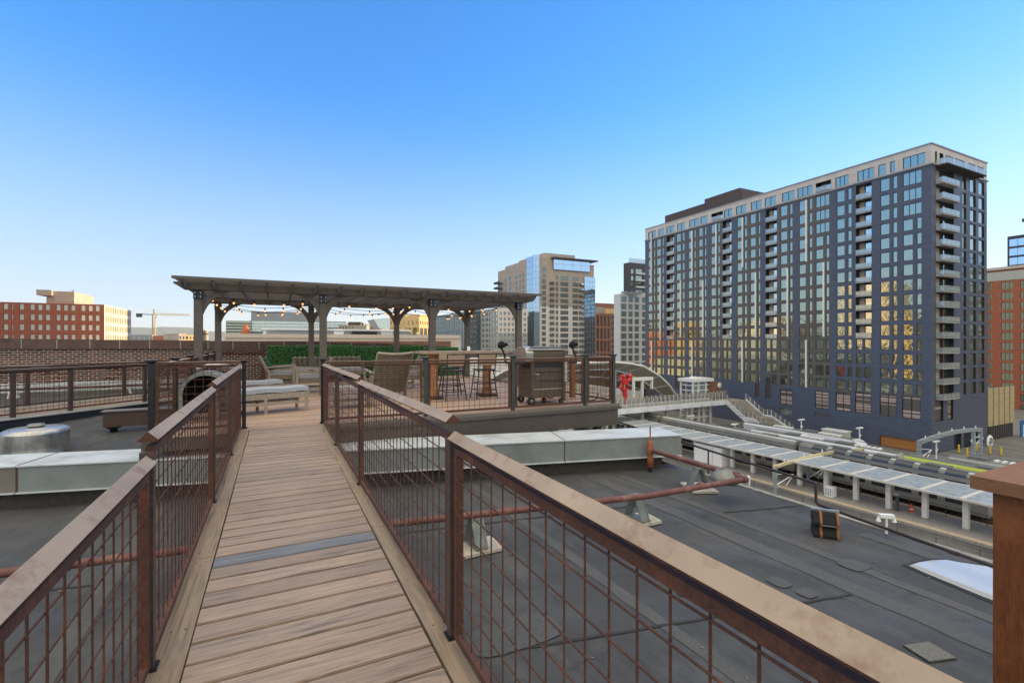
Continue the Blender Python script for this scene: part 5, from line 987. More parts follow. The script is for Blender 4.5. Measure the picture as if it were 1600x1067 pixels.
# things on the roof left of the walkway
c = Vector((-3.42, 10.3, 0)); t = thing('roof_fan', 'round aluminium roof fan behind the curb beam', 'fan', (c.x, c.y, -.6)); mb = MB(); mb.lathe(c, [(.02, -.1), (.1, -.115), (.11, -.125), (.35, -.135), (.4, -.16), (.41, -.2)], 32); build(mb, 'cap', M['alu'], t)
mb = MB(); mb.lathe(c, [(.402, -.19), (.405, -.4), (.42, -.58), (.44, -.6)], 32); build(mb, 'housing', M['alu'], t); mb = MB(); mb.box(c.x - .5, c.x + .5, c.y - .5, c.y + .5, -.72, -.585); build(mb, 'base', M['curbtop'], t); mb = MB(); mb.lathe(c, [(.02, -.06), (.1, -.07), (.12, -.1)], 10); build(mb, 'knob', M['support'], t)
add_box(thing('vent_box', 'white sheet metal vent box at the picture edge by the roof fan', 'vent', (-4.6, 10.3, -.6)), 'body', -4.9, -3.95, 10.3, 10.9, -.62, -.28, 'curbtop'); vb = [o for o in COL.objects if o.name.startswith('vent_box')][-1]; mb = MB(); mb.lathe((-4.35, 9.75, -.6), [(.2, 0), (.2, .3), (.24, .34), (.24, .42), (.02, .5)], 16); build(mb, 'stack', M['black'], vb)
t = thing('steel_stub_beam', 'brown steel beam on a short post sticking out beside the deck corner', 'beam', (-2.2, 11.5, -.6)); mb = MB(); mb.box(-2.87, -1.5, 11.45, 11.6, -.36, -.07); mb.box(-2.89, -1.48, 11.4, 11.65, -.07, -.05, 1); build(mb, 'beam', [M['postbrown'], M['curbmetal2']], t)
mb = MB(); mb.lathe((-2.72, 11.5, 0), [(.12, -.36), (.12, -.38), (.06, -.4), (.06, -.57), (.11, -.58), (.11, -.62)], 12); build(mb, 'post', M['black'], t)
# old brick parapet wall
bw = thing('brick_wall', 'old weathered brick parapet wall with dark coping stones behind the deck', 'wall', (-4, 17.5, 0)); mb = MB(); zt = lambda x: 1.26 - .0105 * (x + .5) - (max(0, x - 1) ** 2) * .006
X0, X1 = -15, 6.6; n = 24
for k in range(n):
    a, b = X0 + (X1 - X0) * k / n, X0 + (X1 - X0) * (k + 1) / n; mb.face([(a, 17.5, -.9), (b, 17.5, -.9), (b, 17.5, zt(b) - .26), (a, 17.5, zt(a) - .26)])
mb.face([(X1, 17.5, -.9), (X1, 17.95, -.9), (X1, 17.95, zt(X1) - .26), (X1, 17.5, zt(X1) - .26)]); mb.face([(X0, 17.95, -.9), (X1, 17.95, -.9), (X1, 17.95, zt(X1) - .26), (X0, 17.95, zt(X0) - .26)]); build(mb, 'wall', M['brickold'], bw)
xs = [PY(x, 540, 17.46).x for x in (-120, -72, -20, 33.6, 89, 140.6, 187, 234, 282, 325, 364, 404.7, 443.5, 480, 515, 549, 584, 619, 650, 680, 703)]
rnd = random.Random(2)
for a, b in zip(xs, xs[1:]):
    mb = MB(); z0, z1 = zt(a), zt(b); pr = [(a + .012, 17.44, z0 - .26), (b - .012, 17.44, z1 - .26), (b - .012, 17.44, z1 + rnd.uniform(-.012, .012)), (a + .012, 17.44, z0 + rnd.uniform(-.012, .012))]; mb.prism(pr, (0, .55, 0)); build(mb, 'coping_stone', M['coping'], bw)
mb = MB()
for a in xs: mb.box(a - .013, a + .013, 17.452, 17.9, zt(a) - .26, zt(a) - .015)
build(mb, 'mortar_joint', M['mortar'], bw)
mb = MB(); mb.box(-15, -1.55, 17.36, 17.5, -.12, .12); build(mb, 'flashing', M['curbtop'], bw)
# pipe run and small supports before the old wall
t = thing('wall_pipe', 'thin rusty pipe on two small white supports before the old wall', 'pipe', (-5, 16.6, 0)); mb = MB(); mb.tube([(-14, 16.3, .0), (-1.6, 16.9, .02)], .03, 8); build(mb, 'tube', M['rust'], t)
for x in (-5.95, -3.65):
    mb = MB(); y = 16.55; mb.bar((x - .1, y, -.35), (x - .03, y, 0), .12, .03); mb.bar((x + .16, y, -.35), (x + .06, y, 0), .12, .03); build(mb, 'support', M['white'], t)
# ------------------------------------------------------------------ the boardwalk
wk = thing('boardwalk', 'raised boardwalk', 'walkway', (0, 0, 0)); del wk['label'], wk['category']; wk['kind'] = 'structure'
mb = MB(); mbd = MB(); y = -11 * .148; rnd = random.Random(1)
while y < 7.76:
    dz = rnd.uniform(-.0015, .0015); xl = -.306 + .002 * math.sin(y * 2); k_ = round(y / .148)
    for h_, dx_, dz_ in ((.007, 0, -.004), (.0105, .003, 0)): (mbd if k_ == 21 else mb).box(xl + dx_, .583 + .004 * max(0, y - 3) - dx_, y + h_, y + .148 - h_, -.028 + dz_, dz + dz_)
    y += .148
build(mb, 'planks', M['planks'], wk)
mb = MB(); mb.box(-.31, .59, -1.6, 7.74, -.055, -.045); build(mb, 'underlay', M['rubber'], wk)  # black sheet added beneath the boards, standing in for shade in the gaps
build(mbd, 'plank', M['plankdark'], wk, label='greyer plank among the brown boards')
for x0, x1 in ((-.428, -.312), (.592, .715)):
    for y0, y1 in ((-1.6, 3.27 if x0 < 0 else 3.3), (3.276 if x0 < 0 else 3.306, 7.74)): mb = MB(); mb.box(x0, x1, y0, y1, -.03, .001); build(mb, 'border_plank', M['border'], wk)
mb = MB()
for x in (-.4, .14, .68): mb.box(x - .02, x + .02, -1.6, 7.74, -.2, -.032)
for y in (2, 4.2, 6.2): mb.box(-.4, .68, y, y + .06, -.3, -.2)
build(mb, 'joist', M['fascia'], wk)
mb = MB()
for x in (-.3965, -.345, .63, .678):
    for y in (1.2, 2.05, 2.5, 3.22, 3.36, 4.1, 5, 5.9, 6.7): mb.lathe((x, y, .0015), [(.0045, 0), (.0045, .0006), (.0001, .0006)], 8)
build(mb, 'screw', M['frame'], wk)
mb = MB()
for x in (-.35, .64):
    for y in (.8, 3.4, 5.6): mb.box(x - .05, x + .05, y - .05, y + .05, RZ, -.3)
build(mb, 'pier', M['postbrown'], wk)
# ------------------------------------------------------------------ railings
def wires(mb, p, q, z0, z1, r=.0034, sp=.0945, n=6):
    p, q = Vector((*p, 0)), Vector((*q, 0)); L = (q - p).length; d = (q - p) / L; nrm = Vector((-d.y, d.x, 0)); k = sp * .5
    while k < L: a = p + d * k; mb.tube([a + Z3 * z0, a + Z3 * z1], r, n, cap=False); k += sp
    z = z0 + sp * .75
    while z < z1 - .02: mb.tube([p + Z3 * z + nrm * r * 1.6, q + Z3 * z + nrm * r * 1.6], r, n, cap=False); z += sp
def angle_frame(mb, p, q, z0, z1, w=.028):
    p, q = Vector((*p, 0)), Vector((*q, 0)); mb.bar(p + Z3 * z0, q + Z3 * z0, w, w); mb.bar(p + Z3 * z1, q + Z3 * z1, w, w)
    d = (q - p).normalized(); mb.bar(p + d * w * .6 + Z3 * (z0 + w * .5), p + d * w * .6 + Z3 * (z1 - w * .5), w, w); mb.bar(q - d * w * .6 + Z3 * (z0 + w * .5), q - d * w * .6 + Z3 * (z1 - w * .5), w, w)
def gable_rail(parent, x, y0, y1, z0, z1, hw=.033, hh=.031, th=.006, off=0):
    """peaked steel cap running along the walkway, closed at its ends"""
    mb = MB(); sec = lambda y, z: [(x - hw, y, z - hh), (x, y, z), (x + hw, y, z - hh), (x + hw - .002, y, z - hh - th), (x + .01, y, z - hh - th - .002), (x - .01, y, z - hh - th - .002), (x - hw + .002, y, z - hh - th)]
    a, b = sec(y0, z0), sec(y1, z1); n = len(a)
    for i in range(n): j = (i + 1) % n; mb.face([a[i], a[j], b[j], b[i]], 0 if i < 2 else 1)
    mb.face(a[::-1], 1); mb.face(b, 1); build(mb, 'top_rail', [M['rustlight'], M['rust']], parent)
def section(parent, x, y0, y1, z0, z1, near=False, bot=.034):
    """one railing bay between posts: peaked cap, rusty frame, wire mesh"""
    gable_rail(parent, x, y0, y1, z0, z1); zt = min(z0, z1) - .075
    mb = MB(); angle_frame(mb, (x, y0 + .03), (x, y1 - .03), bot, zt); build(mb, 'panel_frame', M['rust'], parent)
    mb = MB(); wires(mb, (x, y0 + .05), (x, y1 - .05), bot, zt, .003, n=8 if near else 5); build(mb, 'wire_mesh', M['rust'], parent)
def steel_post(parent, x, y, z0, z1, w=.044, m='postbrown', plate=True):
    mb = MB(); mb.box(x - w / 2, x + w / 2, y - w / 2, y + w / 2, z0, z1); 
    if plate: mb.box(x - w * .75, x + w * .75, y - w * .75, y + w * .75, z0 + .0015, z0 + .01, 1)
    build(mb, 'post', [M[m], M['black']], parent)
rr = thing('railing', 'rusty mesh railing with peaked steel cap on the pipe side of the boardwalk', 'railing', (.69, 3, 0), 'boardwalk railings')
xr = .684
section(rr, xr, -1.2, 1.925, .873, .873, True); section(rr, xr, 1.945, 4.36, .94, .915); section(rr, xr, 4.375, 7.84, .948, .918)
for y, z in ((1.94, .845), (4.365, .88), (6.14, .872)): steel_post(rr, xr, y, 0, z)
ll = thing('railing', 'rusty mesh railing with peaked steel cap on the roof fan side of the boardwalk', 'railing', (-.44, 3, 0), 'boardwalk railings')
xl = -.432
section(ll, xl, -1.2, 2.25, .82, .82, True); section(ll, xl, 2.265, 4.37, .904, .904); section(ll, xl, 4.385, 7.86, .94, .93)
for y, z in ((2.26, .83), (4.38, .875), (6.1, .87)): steel_post(ll, xl, y, 0, z)
def cap_post(parent, x, y, z0, z1, w=.052, m='black'):
    mb = MB(); mb.box(x - w / 2, x + w / 2, y - w / 2, y + w / 2, z0, z1 - .045)
    for (r0, za_, r1, zb_) in ((w * .5, z1 - .045, w * .95, z1 - .012), (w * .95, z1 - .012, w * .95, z1), ):
        a = [(x + sx * r0, y + sy * r0, za_) for sx, sy in ((-1, -1), (1, -1), (1, 1), (-1, 1))]; b = [(x + sx * r1, y + sy * r1, zb_) for sx, sy in ((-1, -1), (1, -1), (1, 1), (-1, 1))]
        for i in range(4): j = (i + 1) % 4; mb.face([a[i], a[j], b[j], b[i]])
    mb.face([(x + sx * w * .95, y + sy * w * .95, z1) for sx, sy in ((-1, -1), (1, -1), (1, 1), (-1, 1))]); mb.box(x - w * .8, x + w * .8, y - w * .8, y + w * .8, z0 + .002, z0 + .02)
    build(mb, 'post', M[m], parent)
def flat_rail(parent, p, q, z, w=.075, h=.03, name='top_rail', m=('rustlight', 'rust')):
    a, b = Vector((*p, z)), Vector((*q, z)); mb = MB(); mb.bar(a, b, w, h, 1); mb.bar(a + Z3 * (h / 2 + .002), b + Z3 * (h / 2 + .002), w * .98, .003, 0); build(mb, name, [M[m[0]], M[m[1]]], parent)
def deck_bay(parent, p, q, ztop=.93, zb=.06, n=4, r=.0036):
    flat_rail(parent, p, q, ztop); mb = MB(); angle_frame(mb, p, q, zb, ztop - .05, .034); build(mb, 'panel_frame', M['rust'], parent)
    mb = MB(); wires(mb, p, q, zb, ztop - .05, r, .0985, n); build(mb, 'wire_mesh', M['rust'], parent)
YF = 7.87
f1 = thing('railing', 'short mesh railing between two black capped posts at the boardwalk end', 'railing', (-.9, YF, 0), 'deck railings')
cap_post(f1, -1.463, YF, -.1, 1.0, .066); cap_post(f1, -.385, YF + .02, 0, .985, .05); deck_bay(f1, (-1.42, YF), (-.42, YF), .955)
f2 = thing('railing', 'front deck mesh railing with dark green capped posts before the bar table and grill', 'railing', (3.4, YF, 0), 'deck railings')
xs = [.668, 2.262, 3.885, 5.475, 6.16]
cap_post(f2, xs[0], YF, 0, .985, .05)
for x in xs[1:]: cap_post(f2, x, 7.8, -.05, .99, .062, 'postgreen')
for i, (a, b) in enumerate(zip(xs, xs[1:])): deck_bay(f2, (a + .04, YF if i == 0 else 7.8), (b - .05, 7.8), .925)
f3 = thing('railing', 'side deck railing running back beside the grill above the tracks', 'railing', (6.16, 12, 0), 'deck railings'); ys = [7.84, 9.9, 12.0, 14.1, 16.3]
for a, b in zip(ys, ys[1:]): deck_bay(f3, (6.16, a + .04), (6.16, b - .04), .925)
for y in ys[1:]: cap_post(f3, 6.16, y, 0, .99, .062, 'rust')
f4 = thing('railing', 'side deck railing with black mushroom capped posts running back to the old wall', 'railing', (-1.46, 12, 0), 'deck railings'); ys = [7.9, 9.6, 11.2, 13.7, 15.3]
for a, b in zip(ys, ys[1:]): deck_bay(f4, (-1.46, a + .04), (-1.46, b - .04), .915)
for y in ys[1:]: cap_post(f4, -1.46, y, 0, .98, .075)
f5 = thing('railing', 'rear deck railing of dark rusty steel before the brick wall', 'railing', (-.8, 16.6, 0), 'deck railings'); deck_bay(f5, (-1.42, 16.5), (-.3, 16.5), .93); steel_post(f5, -.27, 16.5, 0, .96, .06, 'rust')
# side walkway joining from the left
sw = thing('side_walkway', 'narrow raised side walkway with mesh rails joining the deck before the brick wall', 'walkway', (-3.5, 12, 0))
A_, B_, C_ = (Vector((*P(px_, py_, -.2).xy, 0)) for px_, py_ in ((0, 655), (228, 628), (43, 637))); d = (B_ - A_).normalized(); nr = Vector((-d.y, d.x, 0)); wdt = (C_ - A_).dot(nr); a0 = A_ - d * 3; a1 = B_ + d * ((-1.6 - B_.x) / d.x); WZ = Vector((0, 0, -.2))
def lower(mb): mb.v = [(x, y, z - .2) for x, y, z in mb.v]; return mb
mb = MB(); mb.prism([a0 + Z3 * -.03, a1 + Z3 * -.03, a1 + nr * wdt + Z3 * -.03, a0 + nr * wdt + Z3 * -.03], (0, 0, .03)); build(lower(mb), 'planks', M['border'], sw)
mb = MB(); mb.bar(a0 - nr * .02 + Z3 * -.13, a1 - nr * .02 + Z3 * -.11, .05, .15, 0); mb.bar(a0 - nr * .03 + Z3 * -.012, a1 - nr * .03 + Z3 * -.012, .09, .035, 1); mb.bar(a0 + nr * wdt + Z3 * .015, a1 + nr * wdt + Z3 * .015, .07, .05, 1); build(lower(mb), 'edge_beam', [M['bracket'], M['flash']], sw)
for off in (0.0, wdt):
    p, q = a0 + nr * off, a1 + nr * off; flat_rail(sw, p.xy, q.xy, .7, .1, .035, m=('rustlight', 'postbrown')); mb = MB(); angle_frame(mb, p.xy, q.xy, .07, .86, .03); build(lower(mb), 'panel_frame', M['rust'], sw); mb = MB(); wires(mb, p.xy, q.xy, .07, .86, .004, .0945, 4); build(lower(mb), 'wire_mesh', M['rust'], sw)
    L = (q - p).length
    pxs = (110, 226, 20) if off == 0 else (43, 194)
    for px_ in pxs:
        dd = ray(px_, 600); tt_ = (p.x * d.y - p.y * d.x) / (dd[0] * d.y - dd[1] * d.x); c = Vector((dd[0] * tt_, dd[1] * tt_, 0)); down = px_ == 110; mb = MB(); mb.obox((c.x, c.y, .24 if not down else .1), d, nr, Z3, .036, .028, .44 if not down else .58); build(mb, 'post', M['postbrown'], sw)
        if down: mb = MB(); mb.obox((c.x - .1, c.y, -.47), d, nr, Z3, .45, .24, .012); build(mb, 'pad', M['tabletop'], sw)
# ------------------------------------------------------------------ the deck
dc = thing('roof_deck', 'roof deck', 'deck', (2.4, 12, 0)); del dc['label'], dc['category']; dc['kind'] = 'structure'
mb = MB(); y = 7.756
while y < 16.85: mb.box(-1.5, 6.2, y + .003, y + .145, -.028, 0); y += .148
build(mb, 'planks', M['deck'], dc)
mb = MB(); mb.box(.74, 6.24, 7.7, 7.752, -.045, .004, 1); mb.box(.74, 6.26, 7.66, 7.70, -.1, -.045, 0); mb.box(.74, 6.2, 7.71, 7.75, -.42, -.052, 0); mb.box(.74, 6.2, 7.69, 7.708, -.06, -.05, 0); build(mb, 'fascia', [M['fascia'], M['darktrim']], dc)
mb = MB(); mb.box(-1.5, -.43, 7.7, 7.752, -.2, -.03); mb.box(6.2, 6.24, 7.756, 16.85, -.42, -.03); mb.box(-1.54, -1.5, 7.7, 16.85, -.22, -.03); build(mb, 'edge_beam', M['fascia'], dc)
mb = MB()
for x in (-1.2, .9, 3.2, 5.9):
    for y in (8.0, 12, 16): mb.box(x - .06, x + .06, y - .06, y + .06, RZ, -.2)
build(mb, 'pier', M['fascia'], dc)
t = thing('condenser_unit', 'tan louvred rooftop unit under the deck edge', 'air conditioner', (5.3, 8.6, -.62)); mb = MB(); mb.box(4.55, 5.9, 8.25, 9.0, -.62, -.45); build(mb, 'casing', M['buff'], t); mb = MB()
for k in range(10): mb.box(5.1, 5.88, 8.22, 8.245, -.6 + k * .015, -.594 + k * .015)
build(mb, 'louvre', M['screen'], t); mb = MB(); mb.bar((4.5, 7.98, -.44), (4.95, 7.62, -.44), .05, .05); mb.bar((4.5, 7.98, -.44), (4.8, 8.2, -.44), .05, .05); mb.bar((4.95, 7.62, -.44), (5.2, 7.8, -.44), .05, .05); mb.bar((4.8, 8.2, -.44), (5.2, 7.8, -.44), .05, .05); build(mb, 'tray_rim', M['curbtop'], t)
t = thing('gas_meter', 'row of white gas meters and pipes beyond the curb beam', 'meter', (6.1, 7.3, -.62))
for k, x in enumerate((5.75, 5.92, 6.08, 6.22)): mb = MB(); mb.box(x - .035, x + .035, 8.1 + .2 * k, 8.16 + .2 * k, -.62, -.2 - .02 * k); build(mb, 'meter', M['white'] if k % 2 == 0 else M['offwhite'], t)
mb = MB(); mb.tube([(5.6, 8.0, -.3), (6.3, 8.75, -.32)], .02, 6); build(mb, 'manifold', M['gas'], t)
# ------------------------------------------------------------------ pergola
pg = thing('pergola', 'weathered grey timber pergola over the roof deck with eight posts', 'pergola', (2.4, 14, 0)); FX, FYF, FYB = (-1.426, 1.03, 3.65, 6.153), 12.0, 16.0
zb = 2.335
for y in (FYF, FYB):
    for x in FX:
        mb = MB(); mb.box(x - .076, x + .076, y - .076, y + .076, 0, zb + .14); build(mb, 'post', M['pergola'], pg)
        mb = MB(); mb.box(x - .082, x + .082, y - .1, y + .1, 2.14, zb + .13); build(mb, 'bracket', M['bracket'], pg); mb = MB()
        for dx in (-.05, .05):
            for z in (2.19, 2.27, 2.36, 2.43): mb.lathe((x + dx, y - .105, z), [(.012, -.006), (.012, .004)], 6, axis='y'); mb.face([(x + dx - .009, y - .112, z - .009), (x + dx + .009, y - .112, z - .009), (x + dx + .009, y - .112, z + .009), (x + dx - .009, y - .112, z + .009)])
        build(mb, 'bolt', M['bolt'], pg)
def beam(y):
    x0, x1 = FX[0] - .42, FX[-1] + .42; zt = zb + .145; pr = [(x0, zt), (x0, zt - .04), (x0 + .05, zt - .06), (x0 + .12, zb + .03), (x0 + .17, zb), (x1 - .17, zb), (x1 - .12, zb + .03), (x1 - .05, zt - .06), (x1, zt - .04), (x1, zt)]
    mb = MB(); mb.prism([(x, y - .02, z) for x, z in pr], (0, .04, 0)); build(mb, 'beam', M['pergola'], pg)
for y in (FYF - .105, FYF + .105, FYB - .105, FYB + .105): beam(y)
rx = [FX[0] - .2 + (FX[-1] - FX[0] + .4) * k / 16 for k in range(17)]
for x in rx:
    mb = MB(); zt = 2.492; y0, y1 = FYF - .62, FYB + .62; pr = [(y0, zt), (y0, zt - .06), (y0 + .06, zt - .09), (y0 + .16, zt - .14), (y1 - .16, zt - .14), (y1 - .06, zt - .09), (y1, zt - .06), (y1, zt)]
    mb.prism([(x - .02, y, z) for y, z in pr], (.04, 0, 0)); build(mb, 'rafter', M['pergola'], pg)
mb = MB(); y = FYF - .66
for k in range(26): mb.box(FX[0] - .36, FX[-1] + .36, y, y + .04, 2.494, 2.53); y += .213
mb.box(FX[0] - .36, FX[-1] + .36, FYF - .7, FYF - .664, 2.48, 2.537); build(mb, 'slat', M['pergola'], pg)
def brace(x, y, s, axis='x'):
    """curved knee brace from post to beam"""
    mb = MB(); n = 7; W = .08; L = .54; ins = []; out = []
    for k in range(n + 1):
        a = R(90) * k / n; ins.append((.076 + L - L * math.cos(a), zb - L + L * math.sin(a)))
    out = [(.076, zb - L - .0), (.076, zb - L + .16), (.076 + L * .74, zb), (.076 + L, zb)]
    bz_ = lambda t: ((1 - t) ** 2 * 0 + 2 * t * (1 - t) * .12 + t * t * L, zb - ((1 - t) ** 2 * L + 2 * t * (1 - t) * .12))
    prof = [(.076 + bz_(k / n)[0], bz_(k / n)[1]) for k in range(n + 1)] + [(.076 + .22, zb), (.076, zb - .22)]
    if axis == 'x': mb.prism([(x + s * u, y - W / 2, z) for u, z in prof], (0, W, 0))
    else: mb.prism([(x - W / 2, y + s * u, z) for u, z in prof], (W, 0, 0))
    build(mb, 'knee_brace', M['pergola'], pg)
for y in (FYF, FYB):
    for i, x in enumerate(FX):
        if i < 3: brace(x, y, 1)
        if i > 0: brace(x, y, -1)
        brace(x, y, 1 if y == FYF else -1, 'y')
# string lights
sg = thing('string_lights', 'strings of warm glowing bulbs hung under the pergola', 'string lights', (2.4, 14, 2.2)); mb = MB(); bulbs = []; rnd = random.Random(6)
for (ya, yb_, za1, zb1, sag, n) in ((12.5, 12.6, 2.26, 2.28, .1, 13), (13.4, 13.5, 2.24, 2.24, .16, 14), (14.4, 14.5, 2.24, 2.24, .2, 14), (15.5, 15.5, 2.2, 2.22, .14, 14)):
    spans = 3; 
    for s_ in range(spans):
        xa, xb = FX[s_], FX[s_ + 1]; pts = [Vector((xa + (xb - xa) * k / 12, ya + (yb_ - ya) * k / 12, za1 + (zb1 - za1) * k / 12 - sag * math.sin(math.pi * k / 12))) for k in range(13)]; mb.tube(pts, .006, 4)
        for k in range(5): f_ = (k + .5 + rnd.uniform(-.1, .1)) / 5; p = pts[int(f_ * 12)]; bulbs.append(p + Vector((0, 0, -.05)))
build(mb, 'cable', M['rubber'], sg)
for i, p in enumerate(bulbs):
    b = MB(); b.ball(p + Vector((0, 0, -.03)), .023, 8, 5, 0, 1.15); b.tube([p + Vector((0, 0, .06)), p], .017, 6, 1); build(b, 'bulb', [M['bulb'], M['rubber']], sg)
# ------------------------------------------------------------------ artificial hedge panels
hx = [PY(x, 541, 17).x for x in (416.5, 489, 551, 610.5, 662, 716)]; rnd = random.Random(9)
hl = ['clipped green hedge screen behind the wicker armchair, first from the brick wall', 'clipped green hedge screen behind the wicker sofa', 'clipped green hedge screen behind the wicker lounge chair with high back', 'clipped green hedge screen between the wicker lounge chair and the bar table', 'low green hedge screen behind the bar table, last of the row']
for i, (a, b) in enumerate(zip(hx, hx[1:])):
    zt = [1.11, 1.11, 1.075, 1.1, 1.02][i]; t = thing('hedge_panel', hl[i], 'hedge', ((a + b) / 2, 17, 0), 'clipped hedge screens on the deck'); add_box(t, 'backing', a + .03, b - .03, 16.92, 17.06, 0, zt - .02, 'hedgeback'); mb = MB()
    for k in range(4200):
        if rnd.random() < .13: x, y, z = rnd.uniform(a + .02, b - .02), rnd.uniform(16.9, 17.06), zt
        elif rnd.random() < .05: x, y, z = a + .02 + rnd.choice((0, b - a - .04)), rnd.uniform(16.88, 17), rnd.uniform(.02, zt)
        else: x, y, z = rnd.uniform(a + .02, b - .02), 16.9, rnd.uniform(.02, zt)
        y += rnd.uniform(-.035, .012); z += rnd.uniform(-.012, .012); s_ = rnd.uniform(.014, .026); u = Vector((rnd.uniform(-1, 1), rnd.uniform(-.6, .6), rnd.uniform(-1, 1))).normalized(); w = u.cross(Vector((rnd.uniform(-.4, .4), -1, rnd.uniform(-.2, .8)))).normalized(); c = Vector((x, y, z))
        mb.face([c - u * s_, c + w * s_ * .6, c + u * s_, c - w * s_ * .6])
    build(mb, 'leaves', M['hedge'], t)
# ------------------------------------------------------------------ furniture
def loc(mb, o, rz):
    """turn a mesh built round the origin into world coordinates"""
    c, s_ = math.cos(rz), math.sin(rz); mb.v = [(o[0] + x * c - y * s_, o[1] + x * s_ + y * c, o[2] + z) for x, y, z in mb.v]; return mb
def armchair(label, o, rz, cushion='greypad', backpad='greenpad'):
    """faces local +X"""
    t = thing('armchair', label, 'armchair', (*o, 0)); o = (*o, 0); W, D = .62, .62
    for s_ in (-1, 1):
        mb = MB(); y = s_ * (W / 2 - .03); mb.bar((D - .02, y, 0), (D - .02, y, .58), .06, .06); build(loc(mb, o, rz), 'leg', M['teak'], t)
        mb = MB(); mb.bar((-.02, y, 0), (.02, y, .4), .06, .06); mb.bar((.02, y, .4), (-.2, y, .86), .06, .05); build(loc(mb, o, rz), 'leg', M['teak'], t)
        mb = MB(); mb.bar((-.1, y, .565), (D + .04, y, .6), .07, .035); mb.bar((-.02, y, .47), (D - .02, y, .5), .03, .04); build(loc(mb, o, rz), 'armrest', M['teak'], t)
        mb = MB(); mb.bar((0, y, .11), (D, y, .11), .03, .05); build(loc(mb, o, rz), 'stretcher', M['teak'], t)
    mb = MB(); mb.box(0, D, -W / 2 + .05, W / 2 - .05, .24, .36); build(loc(mb, o, rz), 'seat', M['wicker'], t)
    mb = MB(); mb.box(.02, D - .01, -W / 2 + .06, W / 2 - .06, .362, .44); build(loc(mb, o, rz), 'cushion', M[cushion], t)
    mb = MB(); mb.bar((.0, 0, .36), (-.2, 0, .84), W - .1, .05, 0, up=(1, 0, 0)); build(loc(mb, o, rz), 'backrest', M['wicker'], t)
    if backpad: mb = MB(); mb.bar((.1, 0, .44), (-.08, 0, .82), W - .16, .11, 0, up=(1, 0, 0)); build(loc(mb, o, rz), 'back_cushion', M[backpad], t)
    return t
armchair('pale teak armchair with green back cushion before the first hedge screen', (-.14, 14.4), R(4))
armchair('pale teak armchair half hidden behind the black post at the boardwalk end', (1.12, 12.9), R(176), 'greypad', None)
# wicker sofa against the hedge
t = thing('sofa', 'wide tufted wicker sofa in front of the hedge screens', 'sofa', (1.5, 16.3, 0)); mb = MB(); rnd = random.Random(3)
for i in range(14):
    for j in range(5):
        x = .52 + i * .148; z = .32 + j * .085; mb.lathe((x + .07, 16.55, z + .045), [(.07, .04), (.076, 0), (.06, -.035), (.012, -.055)], 8, axis='y'); 
mb.box(.52, 2.6, 16.55, 16.64, .28, .74); build(mb, 'backrest', M['wicker'], t)
mb = MB(); mb.box(.5, 2.62, 15.92, 16.54, .2, .33); build(mb, 'seat', M['wicker'], t); mb = MB(); mb.box(.54, 2.58, 15.94, 16.5, .332, .42); build(mb, 'cushion', M['greypad'], t)
for x in (.5, 2.54): mb = MB(); mb.box(x, x + .08, 15.9, 16.6, .2, .6); build(mb, 'armrest', M['wicker'], t)
for x in (.55, 2.57):
    for y in (15.96, 16.56): mb = MB(); mb.box(x - .025, x + .025, y - .025, y + .025, 0, .2); build(mb, 'leg', M['stool'], t)
# chaise lounges
def chaise(label, a, b, w, h, pad):
    """bed from head a to foot b"""
    a, b = Vector((*a, 0)), Vector((*b, 0)); d = (b - a).normalized(); n = Vector((-d.y, d.x, 0)); L = (b - a).length; t = thing('chaise_lounge', label, 'lounger', a.lerp(b, .5)); 
    mb = MB()
    for s_ in (-1, 1): mb.bar(a + n * w / 2 * s_ + Z3 * (h - .06), b + n * w / 2 * s_ + Z3 * (h - .06), .035, .09)
    mb.bar(b - n * w / 2 + Z3 * (h - .06), b + n * w / 2 + Z3 * (h - .06), .035, .09); build(mb, 'frame', M['teak'], t)
    for f_ in (.04, .52, .97):
        for s_ in (-1, 1): mb = MB(); c = a + d * L * f_ + n * w / 2 * s_; mb.bar(c, c + Z3 * (h - .02), .048, .048); build(mb, 'leg', M['teak'], t)
    for s_ in (-1, 1): mb = MB(); mb.bar(a + n * w / 2 * s_ + Z3 * .17, b + n * w / 2 * s_ + Z3 * .17, .03, .045); build(mb, 'stretcher', M['teak'], t)
    mb = MB(); 
    for s_ in (-1, 1):
        c = a + d * L * .25 + n * (w / 2 - .1) * s_; mb.lathe((c.x, c.y, .06), [(.01, -.02), (.06, -.02), (.06, .02), (.01, .02)], 12, axis='y')
    build(mb, 'wheel', M['rubber'], t)
    mb = MB(); k = 14
    for i in range(k):
        c = a + d * L * (i + .5) / k; mb.obox(c + Z3 * (h + .035 + .006 * math.sin(i * 1.1)), d, n, Z3, L / k * .492, w / 2 - .02, .035)
    build(mb, 'cushion', M[pad], t); return t
chaise('teak chaise lounge with light striped cushion just past the boardwalk end', (-.95, 9.3), (.5, 9.72), .52, .36, 'stripe')
chaise('teak chaise lounge with plain grey cushion beyond the striped one', (-1.2, 11.3), (.1, 11.75), .52, .34, 'greypad')
